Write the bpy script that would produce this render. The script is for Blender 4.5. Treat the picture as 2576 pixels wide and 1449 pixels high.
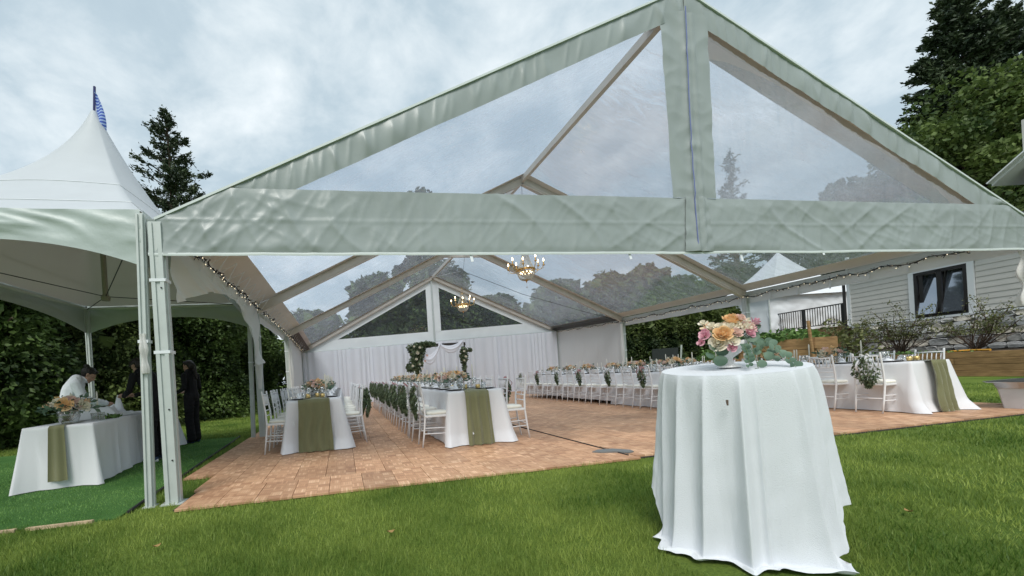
import bpy, bmesh, math, random
import numpy as np
from mathutils import Vector, Matrix, noise

for o in list(bpy.data.objects): bpy.data.objects.remove(o)
S = bpy.context.scene
COL = S.collection
PI = math.pi

# ------------------------------------------------------------------ camera
def set_camera():
    yaw, pitch, roll = .187, -.002, -.063
    f = Vector((math.sin(yaw)*math.cos(pitch), math.cos(yaw)*math.cos(pitch), math.sin(pitch)))
    r = Vector((math.cos(yaw), -math.sin(yaw), 0)); u = r.cross(f)
    rr = math.cos(roll)*r + math.sin(roll)*u
    uu = -math.sin(roll)*r + math.cos(roll)*u
    m = Matrix((rr, uu, -f)).transposed().to_4x4()
    m.translation = (1.642, -4.298, 1.074)
    cam = bpy.data.cameras.new('camera'); o = bpy.data.objects.new('camera', cam); COL.objects.link(o)
    o.matrix_world = m
    cam.sensor_width = 36; cam.lens = 36*1030/2575
    cam.shift_x = 233.45/2575; cam.shift_y = 221.5/2575
    cam.clip_end = 2000; cam.clip_start = .05
    S.camera = o
set_camera()

# ------------------------------------------------------------------ sky, sun, exposure
SUN_EL, SUN_AZ = math.radians(52), math.radians(205)      # azimuth from +Y towards +X
def set_world():
    w = bpy.data.worlds.new('World'); S.world = w; w.use_nodes = True
    nt = w.node_tree; n = nt.nodes; L = nt.links; n.clear()
    out = n.new('ShaderNodeOutputWorld'); bg = n.new('ShaderNodeBackground')
    sky = n.new('ShaderNodeTexSky'); sky.sky_type = 'NISHITA'; sky.sun_disc = False
    sky.sun_elevation = SUN_EL; sky.sun_rotation = SUN_AZ; sky.dust_density = 3.0
    tc = n.new('ShaderNodeTexCoord'); sep = n.new('ShaderNodeSeparateXYZ'); L.new(tc.outputs['Generated'], sep.inputs[0])
    zc = n.new('ShaderNodeMath'); zc.operation = 'MAXIMUM'; zc.inputs[1].default_value = 0.0; L.new(sep.outputs[2], zc.inputs[0])
    za = n.new('ShaderNodeMath'); za.operation = 'ADD'; za.inputs[1].default_value = .32; L.new(zc.outputs[0], za.inputs[0])
    dv = n.new('ShaderNodeVectorMath'); dv.operation = 'DIVIDE'; L.new(tc.outputs['Generated'], dv.inputs[0])
    cb = n.new('ShaderNodeCombineXYZ')
    for i in range(3): L.new(za.outputs[0], cb.inputs[i])
    L.new(cb.outputs[0], dv.inputs[1])
    mp = n.new('ShaderNodeMapping'); mp.inputs['Location'].default_value = (3.1, 7.3, 1.0); mp.inputs['Scale'].default_value = (1, 1, .3)
    L.new(dv.outputs[0], mp.inputs[0])
    def nz(scale, detail, rough, dist):
        t = n.new('ShaderNodeTexNoise'); t.inputs['Scale'].default_value = scale; t.inputs['Detail'].default_value = detail
        t.inputs['Roughness'].default_value = rough; t.inputs['Distortion'].default_value = dist; L.new(mp.outputs[0], t.inputs['Vector']); return t
    a = nz(1.9, 8, .55, .2); b = nz(5.6, 9, .58, .25)
    mx = n.new('ShaderNodeMix'); mx.data_type = 'FLOAT'; mx.inputs[0].default_value = .36
    L.new(a.outputs[0], mx.inputs[2]); L.new(b.outputs[0], mx.inputs[3])
    rp = n.new('ShaderNodeValToRGB'); e = rp.color_ramp.elements
    e[0].position = .32; e[0].color = (.38, .485, .56, 1)
    e[1].position = .70; e[1].color = (.96, 1.0, 1.02, 1)
    q = rp.color_ramp.elements.new(.47); q.color = (.47, .575, .64, 1)
    q = rp.color_ramp.elements.new(.57); q.color = (.68, .76, .80, 1)
    L.new(mx.outputs[0], rp.inputs[0])
    # cloud deck over the clear sky: the deck covers nearly all of it
    sc = n.new('ShaderNodeMix'); sc.data_type = 'RGBA'; sc.inputs[0].default_value = .90
    cs = n.new('ShaderNodeVectorMath'); cs.operation = 'SCALE'; cs.inputs['Scale'].default_value = 10.0
    L.new(rp.outputs[0], cs.inputs[0])
    L.new(sky.outputs[0], sc.inputs[6]); L.new(cs.outputs[0], sc.inputs[7])
    bg.inputs[1].default_value = .0705
    L.new(sc.outputs[2], bg.inputs[0]); L.new(bg.outputs[0], out.inputs[0])
set_world()
sl = bpy.data.lights.new('sun', 'SUN'); sl.energy = 1.5; sl.angle = math.radians(26); sl.color = (1, .965, .91)
so = bpy.data.objects.new('sun', sl); COL.objects.link(so)
sd = Vector((math.sin(SUN_AZ)*math.cos(SUN_EL), math.cos(SUN_AZ)*math.cos(SUN_EL), math.sin(SUN_EL)))
so.rotation_euler = sd.to_track_quat('Z', 'Y').to_euler(); so.location = (0, -10, 30)
S.view_settings.view_transform = 'Standard'; S.view_settings.look = 'None'
S.view_settings.exposure = 0.82; S.view_settings.gamma = 1; S.view_settings.use_curve_mapping = False
S.render.engine = 'CYCLES'
S.cycles.transparent_max_bounces = 24; S.cycles.max_bounces = 8

# ------------------------------------------------------------------ materials
MATS = {}
def mat(name, col, rough=.6, spec=.4, metal=0, var=0, vscale=5., col2=None, bump=0, bscale=30., bdet=4, stretch=(1, 1, 1), sheen=0, coord='Object', transl=0, emit=None, estr=0, objvar=0):
    if name in MATS: return MATS[name]
    m = bpy.data.materials.new(name); m.use_nodes = True; MATS[name] = m
    nt = m.node_tree; n = nt.nodes; L = nt.links
    p = n['Principled BSDF']; p.inputs['Roughness'].default_value = rough; p.inputs['Metallic'].default_value = metal
    p.inputs['Specular IOR Level'].default_value = spec; p.inputs['Base Color'].default_value = (*col, 1)
    if sheen: p.inputs['Sheen Weight'].default_value = sheen
    if emit: p.inputs['Emission Color'].default_value = (*emit, 1); p.inputs['Emission Strength'].default_value = estr
    csock = None
    if var or col2 or bump or objvar:
        tc = n.new('ShaderNodeTexCoord'); mp = n.new('ShaderNodeMapping'); mp.inputs['Scale'].default_value = stretch
        L.new(tc.outputs[coord], mp.inputs[0])
    if var or col2:
        t = n.new('ShaderNodeTexNoise'); t.inputs['Scale'].default_value = vscale; t.inputs['Detail'].default_value = 5
        L.new(mp.outputs[0], t.inputs['Vector'])
        rp = n.new('ShaderNodeValToRGB'); rp.color_ramp.elements[0].position = .32; rp.color_ramp.elements[1].position = .68
        c2 = col2 if col2 else tuple(min(1, c*(1+var)) for c in col)
        c1 = col if col2 else tuple(c*(1-var) for c in col)
        rp.color_ramp.elements[0].color = (*c1, 1); rp.color_ramp.elements[1].color = (*c2, 1)
        L.new(t.outputs[0], rp.inputs[0]); csock = rp.outputs[0]
    if objvar:
        oi = n.new('ShaderNodeObjectInfo'); hs = n.new('ShaderNodeHueSaturation')
        mr = n.new('ShaderNodeMapRange'); mr.inputs['To Min'].default_value = 1-objvar; mr.inputs['To Max'].default_value = 1+objvar
        L.new(oi.outputs['Random'], mr.inputs[0]); L.new(mr.outputs[0], hs.inputs['Value'])
        if csock: L.new(csock, hs.inputs['Color'])
        else: hs.inputs['Color'].default_value = (*col, 1)
        csock = hs.outputs[0]
    if csock: L.new(csock, p.inputs['Base Color'])
    if bump:
        t2 = n.new('ShaderNodeTexNoise'); t2.inputs['Scale'].default_value = bscale; t2.inputs['Detail'].default_value = bdet
        L.new(mp.outputs[0], t2.inputs['Vector'])
        b = n.new('ShaderNodeBump'); b.inputs['Strength'].default_value = bump; b.inputs['Distance'].default_value = .02
        L.new(t2.outputs[0], b.inputs['Height']); L.new(b.outputs[0], p.inputs['Normal'])
    if transl:
        tr = n.new('ShaderNodeBsdfTranslucent'); ms = n.new('ShaderNodeMixShader'); ms.inputs[0].default_value = transl
        if csock: L.new(csock, tr.inputs[0])
        else: tr.inputs[0].default_value = (*col, 1)
        L.new(p.outputs[0], ms.inputs[1]); L.new(tr.outputs[0], ms.inputs[2]); L.new(ms.outputs[0], n['Material Output'].inputs[0])
    return m

def clear_mat(name, tint=(.93, .95, .97), haze=.12, gloss=.10, rough=.12, bump=.35, bscale=6., stretch=(1, 1, 1), hazecol=(.75, .78, .82)):
    m = bpy.data.materials.new(name); m.use_nodes = True; MATS[name] = m
    nt = m.node_tree; n = nt.nodes; L = nt.links; n.clear()
    out = n.new('ShaderNodeOutputMaterial'); tr = n.new('ShaderNodeBsdfTransparent'); tr.inputs[0].default_value = (*tint, 1)
    tl = n.new('ShaderNodeBsdfTranslucent'); tl.inputs[0].default_value = (*hazecol, 1)
    df = n.new('ShaderNodeBsdfDiffuse'); df.inputs[0].default_value = (*hazecol, 1)
    gl = n.new('ShaderNodeBsdfAnisotropic'); gl.inputs['Roughness'].default_value = rough
    tc = n.new('ShaderNodeTexCoord'); mp = n.new('ShaderNodeMapping'); mp.inputs['Scale'].default_value = stretch; L.new(tc.outputs['Object'], mp.inputs[0])
    t = n.new('ShaderNodeTexNoise'); t.inputs['Scale'].default_value = bscale; t.inputs['Detail'].default_value = 6; t.inputs['Distortion'].default_value = .8
    L.new(mp.outputs[0], t.inputs['Vector'])
    b = n.new('ShaderNodeBump'); b.inputs['Strength'].default_value = bump; b.inputs['Distance'].default_value = .03; L.new(t.outputs[0], b.inputs['Height'])
    L.new(b.outputs[0], gl.inputs['Normal'])
    t2 = n.new('ShaderNodeTexNoise'); t2.inputs['Scale'].default_value = bscale*1.7; t2.inputs['Detail'].default_value = 8; t2.inputs['Roughness'].default_value = .7; t2.inputs['Distortion'].default_value = 1.5
    L.new(mp.outputs[0], t2.inputs['Vector'])
    mr = n.new('ShaderNodeMapRange'); mr.inputs[1].default_value = .35; mr.inputs[2].default_value = .75
    mr.inputs[3].default_value = haze*.6; mr.inputs[4].default_value = haze*1.9; L.new(t2.outputs[0], mr.inputs[0])
    m0 = n.new('ShaderNodeMixShader'); m0.inputs[0].default_value = .5; L.new(df.outputs[0], m0.inputs[1]); L.new(tl.outputs[0], m0.inputs[2])
    m1 = n.new('ShaderNodeMixShader'); L.new(mr.outputs[0], m1.inputs[0]); L.new(tr.outputs[0], m1.inputs[1]); L.new(m0.outputs[0], m1.inputs[2])
    lw = n.new('ShaderNodeLayerWeight'); lw.inputs[0].default_value = .28; L.new(b.outputs[0], lw.inputs['Normal'])
    mu = n.new('ShaderNodeMapRange'); mu.inputs[1].default_value = 0; mu.inputs[2].default_value = 1; mu.inputs[3].default_value = gloss*.4; mu.inputs[4].default_value = min(.85, gloss*5)
    L.new(lw.outputs['Fresnel'], mu.inputs[0])
    m2 = n.new('ShaderNodeMixShader'); L.new(mu.outputs[0], m2.inputs[0]); L.new(m1.outputs[0], m2.inputs[1]); L.new(gl.outputs[0], m2.inputs[2])
    L.new(m2.outputs[0], out.inputs[0])
    return m

M_vinyl = mat('grey_vinyl', (.300, .338, .332), .36, .45, var=.05, vscale=1.5, bump=.12, bscale=7., bdet=4)
M_vinyl_edge = mat('pale_vinyl', (.62, .67, .66), .45, .4)
M_white_vinyl = mat('white_vinyl', (.78, .80, .80), .5, .4, var=.03, vscale=2, bump=.25, bscale=5)
M_liner = mat('beige_liner_vinyl', (.74, .69, .64), .5, .3, var=.05, vscale=2, bump=.3, bscale=7)
M_alu = mat('aluminium', (.52, .56, .54), .42, .5, metal=.15, var=.05, vscale=8)
M_beam = mat('anodised_beam', (.60, .55, .49), .45, .5, metal=.1, var=.06, vscale=4)
M_seam = mat('blue_seam_tape', (.17, .20, .42), .6)
M_strap = mat('white_strap', (.74, .77, .80), .7)
M_drape = mat('voile_drape', (.88, .895, .96), .85, .1, sheen=.2, bump=.2, bscale=90, transl=.25)
M_wall = mat('sidewall_vinyl', (.70, .72, .71), .55, .3, bump=.25, bscale=4, stretch=(1, 1, .4))
M_cloth = mat('white_linen', (.68, .71, .745), .85, .15, sheen=.3, bump=.35, bscale=260, bdet=2)
M_cloth2 = mat('table_linen', (.77, .775, .80), .85, .15, sheen=.3, bump=.3, bscale=200, bdet=2)
M_sage = mat('sage_chiffon', (.185, .185, .098), .8, .15, sheen=.3, var=.06, vscale=3, bump=.3, bscale=220, bdet=2)
M_chair = mat('white_painted_wood', (.78, .78, .79), .42, .5, var=.02, vscale=14)
M_cush = mat('ivory_cushion', (.82, .80, .72), .8, .2, objvar=.06)
M_wick = mat('candle_wax', (.86, .83, .74), .45, .4, transl=.2)
M_brass = mat('brass', (.60, .38, .13), .3, .5, metal=.9)
M_gold = mat('gold_votive', (.62, .45, .18), .35, .5, metal=.6)
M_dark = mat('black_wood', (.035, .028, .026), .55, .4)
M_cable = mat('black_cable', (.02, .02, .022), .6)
M_bulb = mat('warm_bulb', (.9, .75, .5), .4, emit=(1, .78, .45), estr=5)
M_bulb_s = mat('fairy_bulb', (.9, .8, .6), .4, emit=(1, .85, .6), estr=.7)
M_charger = mat('dark_charger', (.05, .04, .04), .3, .5)
M_china = mat('white_china', (.80, .80, .80), .25, .5)
M_napkin = mat('white_napkin', (.80, .81, .84), .85, .1)
M_trunk = mat('bark', (.09, .065, .05), .9, .1, var=.3, vscale=6, bump=.6, bscale=18)
M_steel = mat('stainless_steel', (.42, .43, .44), .28, .5, metal=.9)
M_blackmetal = mat('black_metal', (.02, .02, .022), .4, .5)

def glass_mat(name, col=(.97, .98, .98), g=.12, rough=.03):
    m = bpy.data.materials.new(name); m.use_nodes = True; nt = m.node_tree; n = nt.nodes; L = nt.links; n.clear()
    out = n.new('ShaderNodeOutputMaterial'); tr = n.new('ShaderNodeBsdfTransparent'); tr.inputs[0].default_value = (*col, 1)
    gl = n.new('ShaderNodeBsdfAnisotropic'); gl.inputs['Roughness'].default_value = rough
    lw = n.new('ShaderNodeLayerWeight'); lw.inputs[0].default_value = .35
    mr = n.new('ShaderNodeMapRange'); mr.inputs[3].default_value = g; mr.inputs[4].default_value = .8; L.new(lw.outputs['Facing'], mr.inputs[0])
    ms = n.new('ShaderNodeMixShader'); L.new(mr.outputs[0], ms.inputs[0]); L.new(tr.outputs[0], ms.inputs[1]); L.new(gl.outputs[0], ms.inputs[2]); L.new(ms.outputs[0], out.inputs[0])
    return m
M_glass = glass_mat('clear_glass'); M_crystal = mat('crystal_bead', (.70, .68, .62), .12, .9, transl=.35)

def leaf_mat(name, c1, c2, rough=.55, transl=.25, nscale=.6, spec=.3):
    """foliage: colour varies leaf by leaf (random per island) and in broad patches"""
    m = bpy.data.materials.new(name); m.use_nodes = True; nt = m.node_tree; n = nt.nodes; L = nt.links
    p = n['Principled BSDF']; p.inputs['Roughness'].default_value = rough; p.inputs['Specular IOR Level'].default_value = spec
    ge = n.new('ShaderNodeNewGeometry'); tc = n.new('ShaderNodeTexCoord'); t = n.new('ShaderNodeTexNoise'); t.inputs['Scale'].default_value = nscale; t.inputs['Detail'].default_value = 3
    L.new(tc.outputs['Object'], t.inputs['Vector'])
    ad = n.new('ShaderNodeMath'); ad.operation = 'ADD'; mu = n.new('ShaderNodeMath'); mu.operation = 'MULTIPLY_ADD'; mu.inputs[1].default_value = 2.3; mu.inputs[2].default_value = -.90
    L.new(t.outputs[0], mu.inputs[0]); ml = n.new('ShaderNodeMath'); ml.operation = 'MULTIPLY'; ml.inputs[1].default_value = .5
    L.new(ge.outputs['Random Per Island'], ml.inputs[0]); L.new(mu.outputs[0], ad.inputs[0]); L.new(ml.outputs[0], ad.inputs[1])
    rp = n.new('ShaderNodeValToRGB'); rp.color_ramp.elements[0].position = .1; rp.color_ramp.elements[1].position = .9
    rp.color_ramp.elements[0].color = (*c1, 1); rp.color_ramp.elements[1].color = (*c2, 1)
    L.new(ad.outputs[0], rp.inputs[0]); L.new(rp.outputs[0], p.inputs['Base Color'])
    tr = n.new('ShaderNodeBsdfTranslucent'); L.new(rp.outputs[0], tr.inputs[0]); ms = n.new('ShaderNodeMixShader'); ms.inputs[0].default_value = transl
    L.new(p.outputs[0], ms.inputs[1]); L.new(tr.outputs[0], ms.inputs[2]); L.new(ms.outputs[0], n['Material Output'].inputs[0])
    return m
M_conifer = leaf_mat('conifer_needles', (.018, .034, .018), (.075, .105, .05), transl=.1)
M_hedge = leaf_mat('hedge_leaves', (.016, .034, .010), (.105, .165, .04), transl=.2, nscale=.9)
M_hedge2 = leaf_mat('cedar_sprays', (.018, .036, .012), (.12, .16, .042), transl=.2, nscale=.7)
M_decid = leaf_mat('broad_leaves', (.028, .058, .014), (.13, .185, .045), transl=.25, nscale=.35)
M_garden = leaf_mat('garden_leaves', (.055, .115, .03), (.23, .38, .11), transl=.25, nscale=1.2)
M_shrub = leaf_mat('bronze_shrub_leaves', (.05, .065, .022), (.19, .20, .075), transl=.2, nscale=1.5)
M_euca = leaf_mat('eucalyptus_leaves', (.05, .10, .065), (.17, .25, .18), transl=.15, nscale=6)
M_garl = leaf_mat('garland_leaves', (.045, .075, .035), (.20, .25, .14), transl=.2, nscale=8)
M_grassb = leaf_mat('grass_blades', (.065, .135, .018), (.33, .41, .09), transl=.25, nscale=.9, rough=.5)
M_turfb = leaf_mat('turf_fibres', (.085, .20, .04), (.22, .39, .11), transl=.15, nscale=1.2, rough=.5)

# ------------------------------------------------------------------ mesh helpers
class MB:
    def __init__(s): s.v = []; s.f = []
    def add(s, vs, fs):
        k = len(s.v); s.v.extend([tuple(x) for x in vs]); s.f.extend([tuple(i+k for i in f) for f in fs]); return s
    def box(s, c, d, rot=None, taper=1.):
        x, y, z = d[0]/2, d[1]/2, d[2]/2
        vs = [Vector((a*x*(taper if cc > 0 else 1), b*y*(taper if cc > 0 else 1), cc*z)) for a, b, cc in ((-1,-1,-1),(1,-1,-1),(1,1,-1),(-1,1,-1),(-1,-1,1),(1,-1,1),(1,1,1),(-1,1,1))]
        if rot is not None: vs = [rot @ q for q in vs]
        c = Vector(c)
        return s.add([q+c for q in vs], [(3,2,1,0),(4,5,6,7),(0,1,5,4),(1,2,6,5),(2,3,7,6),(3,0,4,7)])
    def bar(s, a, b, w, h, up=(0, 0, 1)):
        a = Vector(a); b = Vector(b); d = b-a; L = d.length; d.normalize(); up = Vector(up)
        x = d.cross(up)
        if x.length < 1e-4: x = d.cross(Vector((1, 0, 0)))
        x.normalize(); z = x.cross(d)
        return s.box((a+b)/2, (w, L, h), Matrix((x, d, z)).transposed())
    def tube(s, pts, r, n=6, caps=True, closed=False):
        pts = [Vector(p) for p in pts]; m = len(pts); rs = r if isinstance(r, (list, tuple)) else [r]*m
        k = len(s.v); px = None
        for i, p in enumerate(pts):
            if closed: t = pts[(i+1) % m]-pts[i-1]
            else: t = pts[min(i+1, m-1)]-pts[max(i-1, 0)]
            t.normalize()
            if px is None: px = t.cross(Vector((0, 0, 1)));  px = px if px.length > 1e-3 else t.cross(Vector((1, 0, 0)))
            px = px - t*px.dot(t); px.normalize(); py = t.cross(px)
            for j in range(n):
                a = 2*PI*j/n; q = p + (px*math.cos(a)+py*math.sin(a))*rs[i]; s.v.append(tuple(q))
        for i in range(m if closed else m-1):
            i2 = (i+1) % m
            for j in range(n):
                s.f.append((k+i*n+j, k+i*n+(j+1) % n, k+i2*n+(j+1) % n, k+i2*n+j))
        if caps and not closed:
            s.f.append(tuple(k+j for j in range(n))[::-1]); s.f.append(tuple(k+(m-1)*n+j for j in range(n)))
        return s
    def lathe(s, prof, n=16, c=(0, 0, 0), sx=1, sy=1):
        k = len(s.v); m = len(prof)
        for r, z in prof:
            for j in range(n):
                a = 2*PI*j/n; s.v.append((c[0]+sx*r*math.cos(a), c[1]+sy*r*math.sin(a), c[2]+z))
        for i in range(m-1):
            for j in range(n): s.f.append((k+i*n+j, k+i*n+(j+1) % n, k+(i+1)*n+(j+1) % n, k+(i+1)*n+j))
        if prof[0][0] > 1e-4: s.f.append(tuple(k+j for j in range(n))[::-1])
        if prof[-1][0] > 1e-4: s.f.append(tuple(k+(m-1)*n+j for j in range(n)))
        return s
    def ball(s, c, r, n=8, m=5, sc=(1, 1, 1)):
        return s.lathe([(max(1e-5, r*math.sin(PI*i/m))*1., -r*sc[2]*math.cos(PI*i/m)) for i in range(m+1)], n, c, sc[0], sc[1])
    def sheet(s, fn, nu, nv, closed=False):
        k = len(s.v)
        for i in range(nu+1):
            for j in range(nv+1): s.v.append(tuple(fn(i/nu, j/nv)))
        for i in range(nu):
            for j in range(nv):
                a = k+i*(nv+1)+j; s.f.append((a, a+nv+1, a+nv+2, a+1))
        return s
    def mesh(s, name='mesh', smooth=False):
        me = bpy.data.meshes.new(name); me.from_pydata(s.v, [], s.f); me.update()
        if smooth: me.shade_smooth()
        return me
    def build(s, name, m, parent=None, smooth=False, loc=None, bevel=0):
        me = s.mesh(name, smooth)
        if bevel:
            bm = bmesh.new(); bm.from_mesh(me); bmesh.ops.bevel(bm, geom=bm.edges[:], offset=bevel, segments=2, affect='EDGES', profile=.6); bm.to_mesh(me); bm.free()
            me.shade_smooth() if smooth else None
        return obj(name, me, m, parent, loc)
def obj(name, me, m=None, parent=None, loc=None):
    o = bpy.data.objects.new(name, me); COL.objects.link(o)
    if m is not None and not me.materials:
        me.materials.append(m)
    if parent: o.parent = parent
    if loc is not None: o.location = loc
    return o
def thing(name, label, cat, loc=(0, 0, 0), rz=0, group=None):
    o = bpy.data.objects.new(name, None); COL.objects.link(o); o.location = loc; o.rotation_euler = (0, 0, rz)
    o.empty_display_size = .1
    return tag(o, label, cat, group)
def tag(o, label, cat, group=None):
    o['label'] = label; o['category'] = cat
    if group: o['group'] = group
    return o
def struct(o): o['kind'] = 'structure'; return o
def stuff(o): o['kind'] = 'stuff'; return o
def clone(o, parent=None, loc=None, rz=None, label=None, group=None):
    c = o.copy(); COL.objects.link(c); c.parent = parent
    if loc is not None: c.location = loc
    if rz is not None: c.rotation_euler = (0, 0, rz)
    if label: c['label'] = label
    if group: c['group'] = group
    for ch in o.children: clone(ch, c)
    return c
def nmesh(verts, faces):
    """fast mesh from numpy arrays; faces Nx3 or Nx4"""
    me = bpy.data.meshes.new('mesh'); nv = len(verts); nf, k = faces.shape
    me.vertices.add(nv); me.vertices.foreach_set('co', verts.astype(np.float32).ravel())
    me.loops.add(nf*k); me.loops.foreach_set('vertex_index', faces.astype(np.int32).ravel())
    me.polygons.add(nf); me.polygons.foreach_set('loop_start', np.arange(0, nf*k, k, dtype=np.int32)); me.polygons.foreach_set('loop_total', np.full(nf, k, dtype=np.int32))
    me.update(calc_edges=True); me.validate(); return me
def leaves(pos, size, rng, dirs=None, aspect=.5, spread=1.):
    """one rhombic leaf (folded quad) at every position"""
    n = len(pos); d = rng.normal(size=(n, 3))
    if dirs is not None: d = dirs + d*spread*.5
    d /= np.linalg.norm(d, axis=1)[:, None]+1e-9
    e = rng.normal(size=(n, 3)); e = np.cross(d, e); e /= np.linalg.norm(e, axis=1)[:, None]+1e-9
    nn = np.cross(d, e)
    s = (np.asarray(size)*np.ones(n)*rng.uniform(.65, 1.3, n))[:, None]
    a = pos - d*s*.5; b = pos + e*s*aspect*.5 + nn*s*.10 + d*s*.05; c = pos + d*s*.5; f = pos - e*s*aspect*.5 + nn*s*.10 + d*s*.05
    v = np.stack([a, b, c, f], 1).reshape(-1, 3); q = np.arange(n*4).reshape(n, 4)
    return v, q
def merge(parts):
    vs = []; fs = []; k = 0
    for v, f in parts: vs.append(v); fs.append(f+k); k += len(v)
    return np.concatenate(vs), np.concatenate(fs)
def lerp(xs, ys, x):
    return float(np.interp(x, xs, ys))
def nz(x, y, z=0): return noise.noise(Vector((x, y, z)))
def ridged(x, y, z=0): return 1-abs(noise.noise(Vector((x, y, z))))*2
# ================================================================== GROUND
rng = np.random.default_rng(7)
def ground_mat(name, c1, c2, c3, s1, s2, bump):
    m = bpy.data.materials.new(name); m.use_nodes = True; nt = m.node_tree; n = nt.nodes; L = nt.links; p = n['Principled BSDF']
    p.inputs['Roughness'].default_value = .9; p.inputs['Specular IOR Level'].default_value = .15
    tc = n.new('ShaderNodeTexCoord'); a = n.new('ShaderNodeTexNoise'); a.inputs['Scale'].default_value = s1; a.inputs['Detail'].default_value = 4
    b = n.new('ShaderNodeTexNoise'); b.inputs['Scale'].default_value = s2; b.inputs['Detail'].default_value = 6; b.inputs['Roughness'].default_value = .75
    L.new(tc.outputs['Object'], a.inputs['Vector']); L.new(tc.outputs['Object'], b.inputs['Vector'])
    r1 = n.new('ShaderNodeValToRGB'); r1.color_ramp.elements[0].color = (*c1, 1); r1.color_ramp.elements[1].color = (*c2, 1)
    r1.color_ramp.elements[0].position = .35; r1.color_ramp.elements[1].position = .65; L.new(a.outputs[0], r1.inputs[0])
    mx = n.new('ShaderNodeMix'); mx.data_type = 'RGBA'; mx.inputs[7].default_value = (*c3, 1); L.new(r1.outputs[0], mx.inputs[6])
    r2 = n.new('ShaderNodeMapRange'); r2.inputs[1].default_value = .42; r2.inputs[2].default_value = .7; L.new(b.outputs[0], r2.inputs[0]); L.new(r2.outputs[0], mx.inputs[0])
    L.new(mx.outputs[2], p.inputs['Base Color'])
    bp = n.new('ShaderNodeBump'); bp.inputs['Strength'].default_value = bump; bp.inputs['Distance'].default_value = .03; L.new(b.outputs[0], bp.inputs['Height']); L.new(bp.outputs[0], p.inputs['Normal'])
    return m
M_lawn = ground_mat('lawn_soil_and_thatch', (.08, .15, .022), (.17, .235, .042), (.055, .095, .018), .8, 45, .8)
M_turf = ground_mat('green_turf_base', (.05, .13, .03), (.085, .19, .05), (.035, .10, .026), 1.2, 120, .5)
M_soil = ground_mat('garden_soil', (.05, .038, .026), (.08, .06, .04), (.03, .025, .02), 1.5, 20, .6)
b = MB(); b.add([(-300, -300, 0), (300, -300, 0), (300, 400, 0), (-300, 400, 0)], [(0, 1, 2, 3)])
struct(b.build('lawn', M_lawn))

def grass(N, dmin, dmax, ok, hmin, hmax, w0, name, m, parent=None, z0=0., wexp=.75, a0=-1.0, a1=1.15):
    a = rng.uniform(a0, a1, N); u = rng.uniform(0, 1, N)
    d = (dmin**.45 + u*(dmax**.45-dmin**.45))**(1/.45)
    x = 1.642+d*np.sin(a+.187); y = -4.298+d*np.cos(a+.187)
    k = ok(x, y); x = x[k]; y = y[k]; d = d[k]; n = len(x)
    cl = np.array([nz(px*1.3, py*1.3)*.45+nz(px*7, py*7, 3)*.5 for px, py in zip(x, y)])
    h = rng.uniform(hmin, hmax, n)*(1+cl); w = w0*(d/2.6)**wexp*rng.uniform(.7, 1.3, n)
    t = rng.uniform(0, 2*PI, n); lean = rng.uniform(.1, .75, n)*h; ta = rng.uniform(0, 2*PI, n)
    B = np.stack([x, y, np.full(n, z0-.004)], 1); e = np.stack([np.cos(t), np.sin(t), np.zeros(n)], 1)*w[:, None]*.5
    T = B+np.stack([np.cos(ta)*lean, np.sin(ta)*lean, h], 1)
    v = np.stack([B-e, B+e, T], 1).reshape(-1, 3); f = np.arange(n*3).reshape(n, 3)
    return obj(name, nmesh(v, f), m, parent)
def on_lawn(x, y):
    floor = (x > .05) & (x < 12.1) & (y > -.33) & (y < 14.3)
    floor |= (x > -.27) & (x <= .06) & (y > 1.0) & (y < 14.3)
    turf = (x < -.33-.042*(y+.1)) & (y > -.34) & (y < 4.97) & (x > -5.5)
    bed = (x > 19.7+.16*(y-4.9)) & (y > -4)
    foot = ((x-3.74)**2+(y+2.42)**2 < .43**2)
    return ~(floor | turf | bed | foot)
g = stuff(grass(430000, 1.9, 17, on_lawn, .022, .056, .0036, 'grass', M_grassb)); tag(g, 'short mown green lawn grass in front of and around the tent', 'grass')
def on_turf(x, y): return (x < -.34-.042*(y+.1)) & (y > -.33) & (y < 4.96) & (x > -5.5)
# artificial turf under the small tent: sheet with a real edge
b = MB(); pts = [(-5.6, -.345), (-.325, -.345), (-.545, 4.98), (-5.6, 4.98)]
b.add([(x, y, .012) for x, y in pts]+[(x, y, -.02) for x, y in pts], [(0, 1, 2, 3), (4, 5, 1, 0), (5, 6, 2, 1), (6, 7, 3, 2), (7, 4, 0, 3)])
turf = struct(b.build('turf_carpet', M_turf))
stuff(grass(70000, 3.4, 10, on_turf, .012, .022, .004, 'turf_pile', M_turfb, turf, .012, a0=-1.05, a1=-.2))
# pale timber edging boards along the turf's front edge
M_board = mat('pale_timber', (.50, .38, .25), .8, .2, var=.2, vscale=9, bump=.4, bscale=30)
for k, (x0, x1, y0) in enumerate(((-.98, -.50, -.372), (-1.62, -1.06, -.38))):
    b = MB(); b.bar((x0, y0, .012), (x1, y0+.012, .012), .035, .024)
    tag(b.build('edging_board', M_board), ['longer pale timber edging board on the grass along the green turf', 'second pale timber edging board beside the green turf'][k], 'board')

for k, (x, y, a_) in enumerate(((1.9, -1.55, .3), (5.05, -2.35, 1.2), (3.05, -2.95, 2.2), (.35, -1.25, .9))):
    b = MB(); b.sheet(lambda u, v: ((u-.5)*.055, (v-.5)*.032*math.sin(PI*min(.98, max(.02, u))), .012*(2*u-1)**2+.006*abs(2*v-1)), 6, 4)
    o = b.build('fallen_leaf', mat('dry_leaf', (.34, .22, .09), .8, .2, var=.25, vscale=30), None, True, (x, y, .034)); o.rotation_euler = (.15, .1, a_); tag(o, ['dry curled leaf on the lawn before the left table row', 'dry leaf on the grass right of the cocktail table', 'dry leaf on the grass left of the cocktail cloth hem', 'dry leaf on the lawn near the tent leg'][k], 'leaf')
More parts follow.
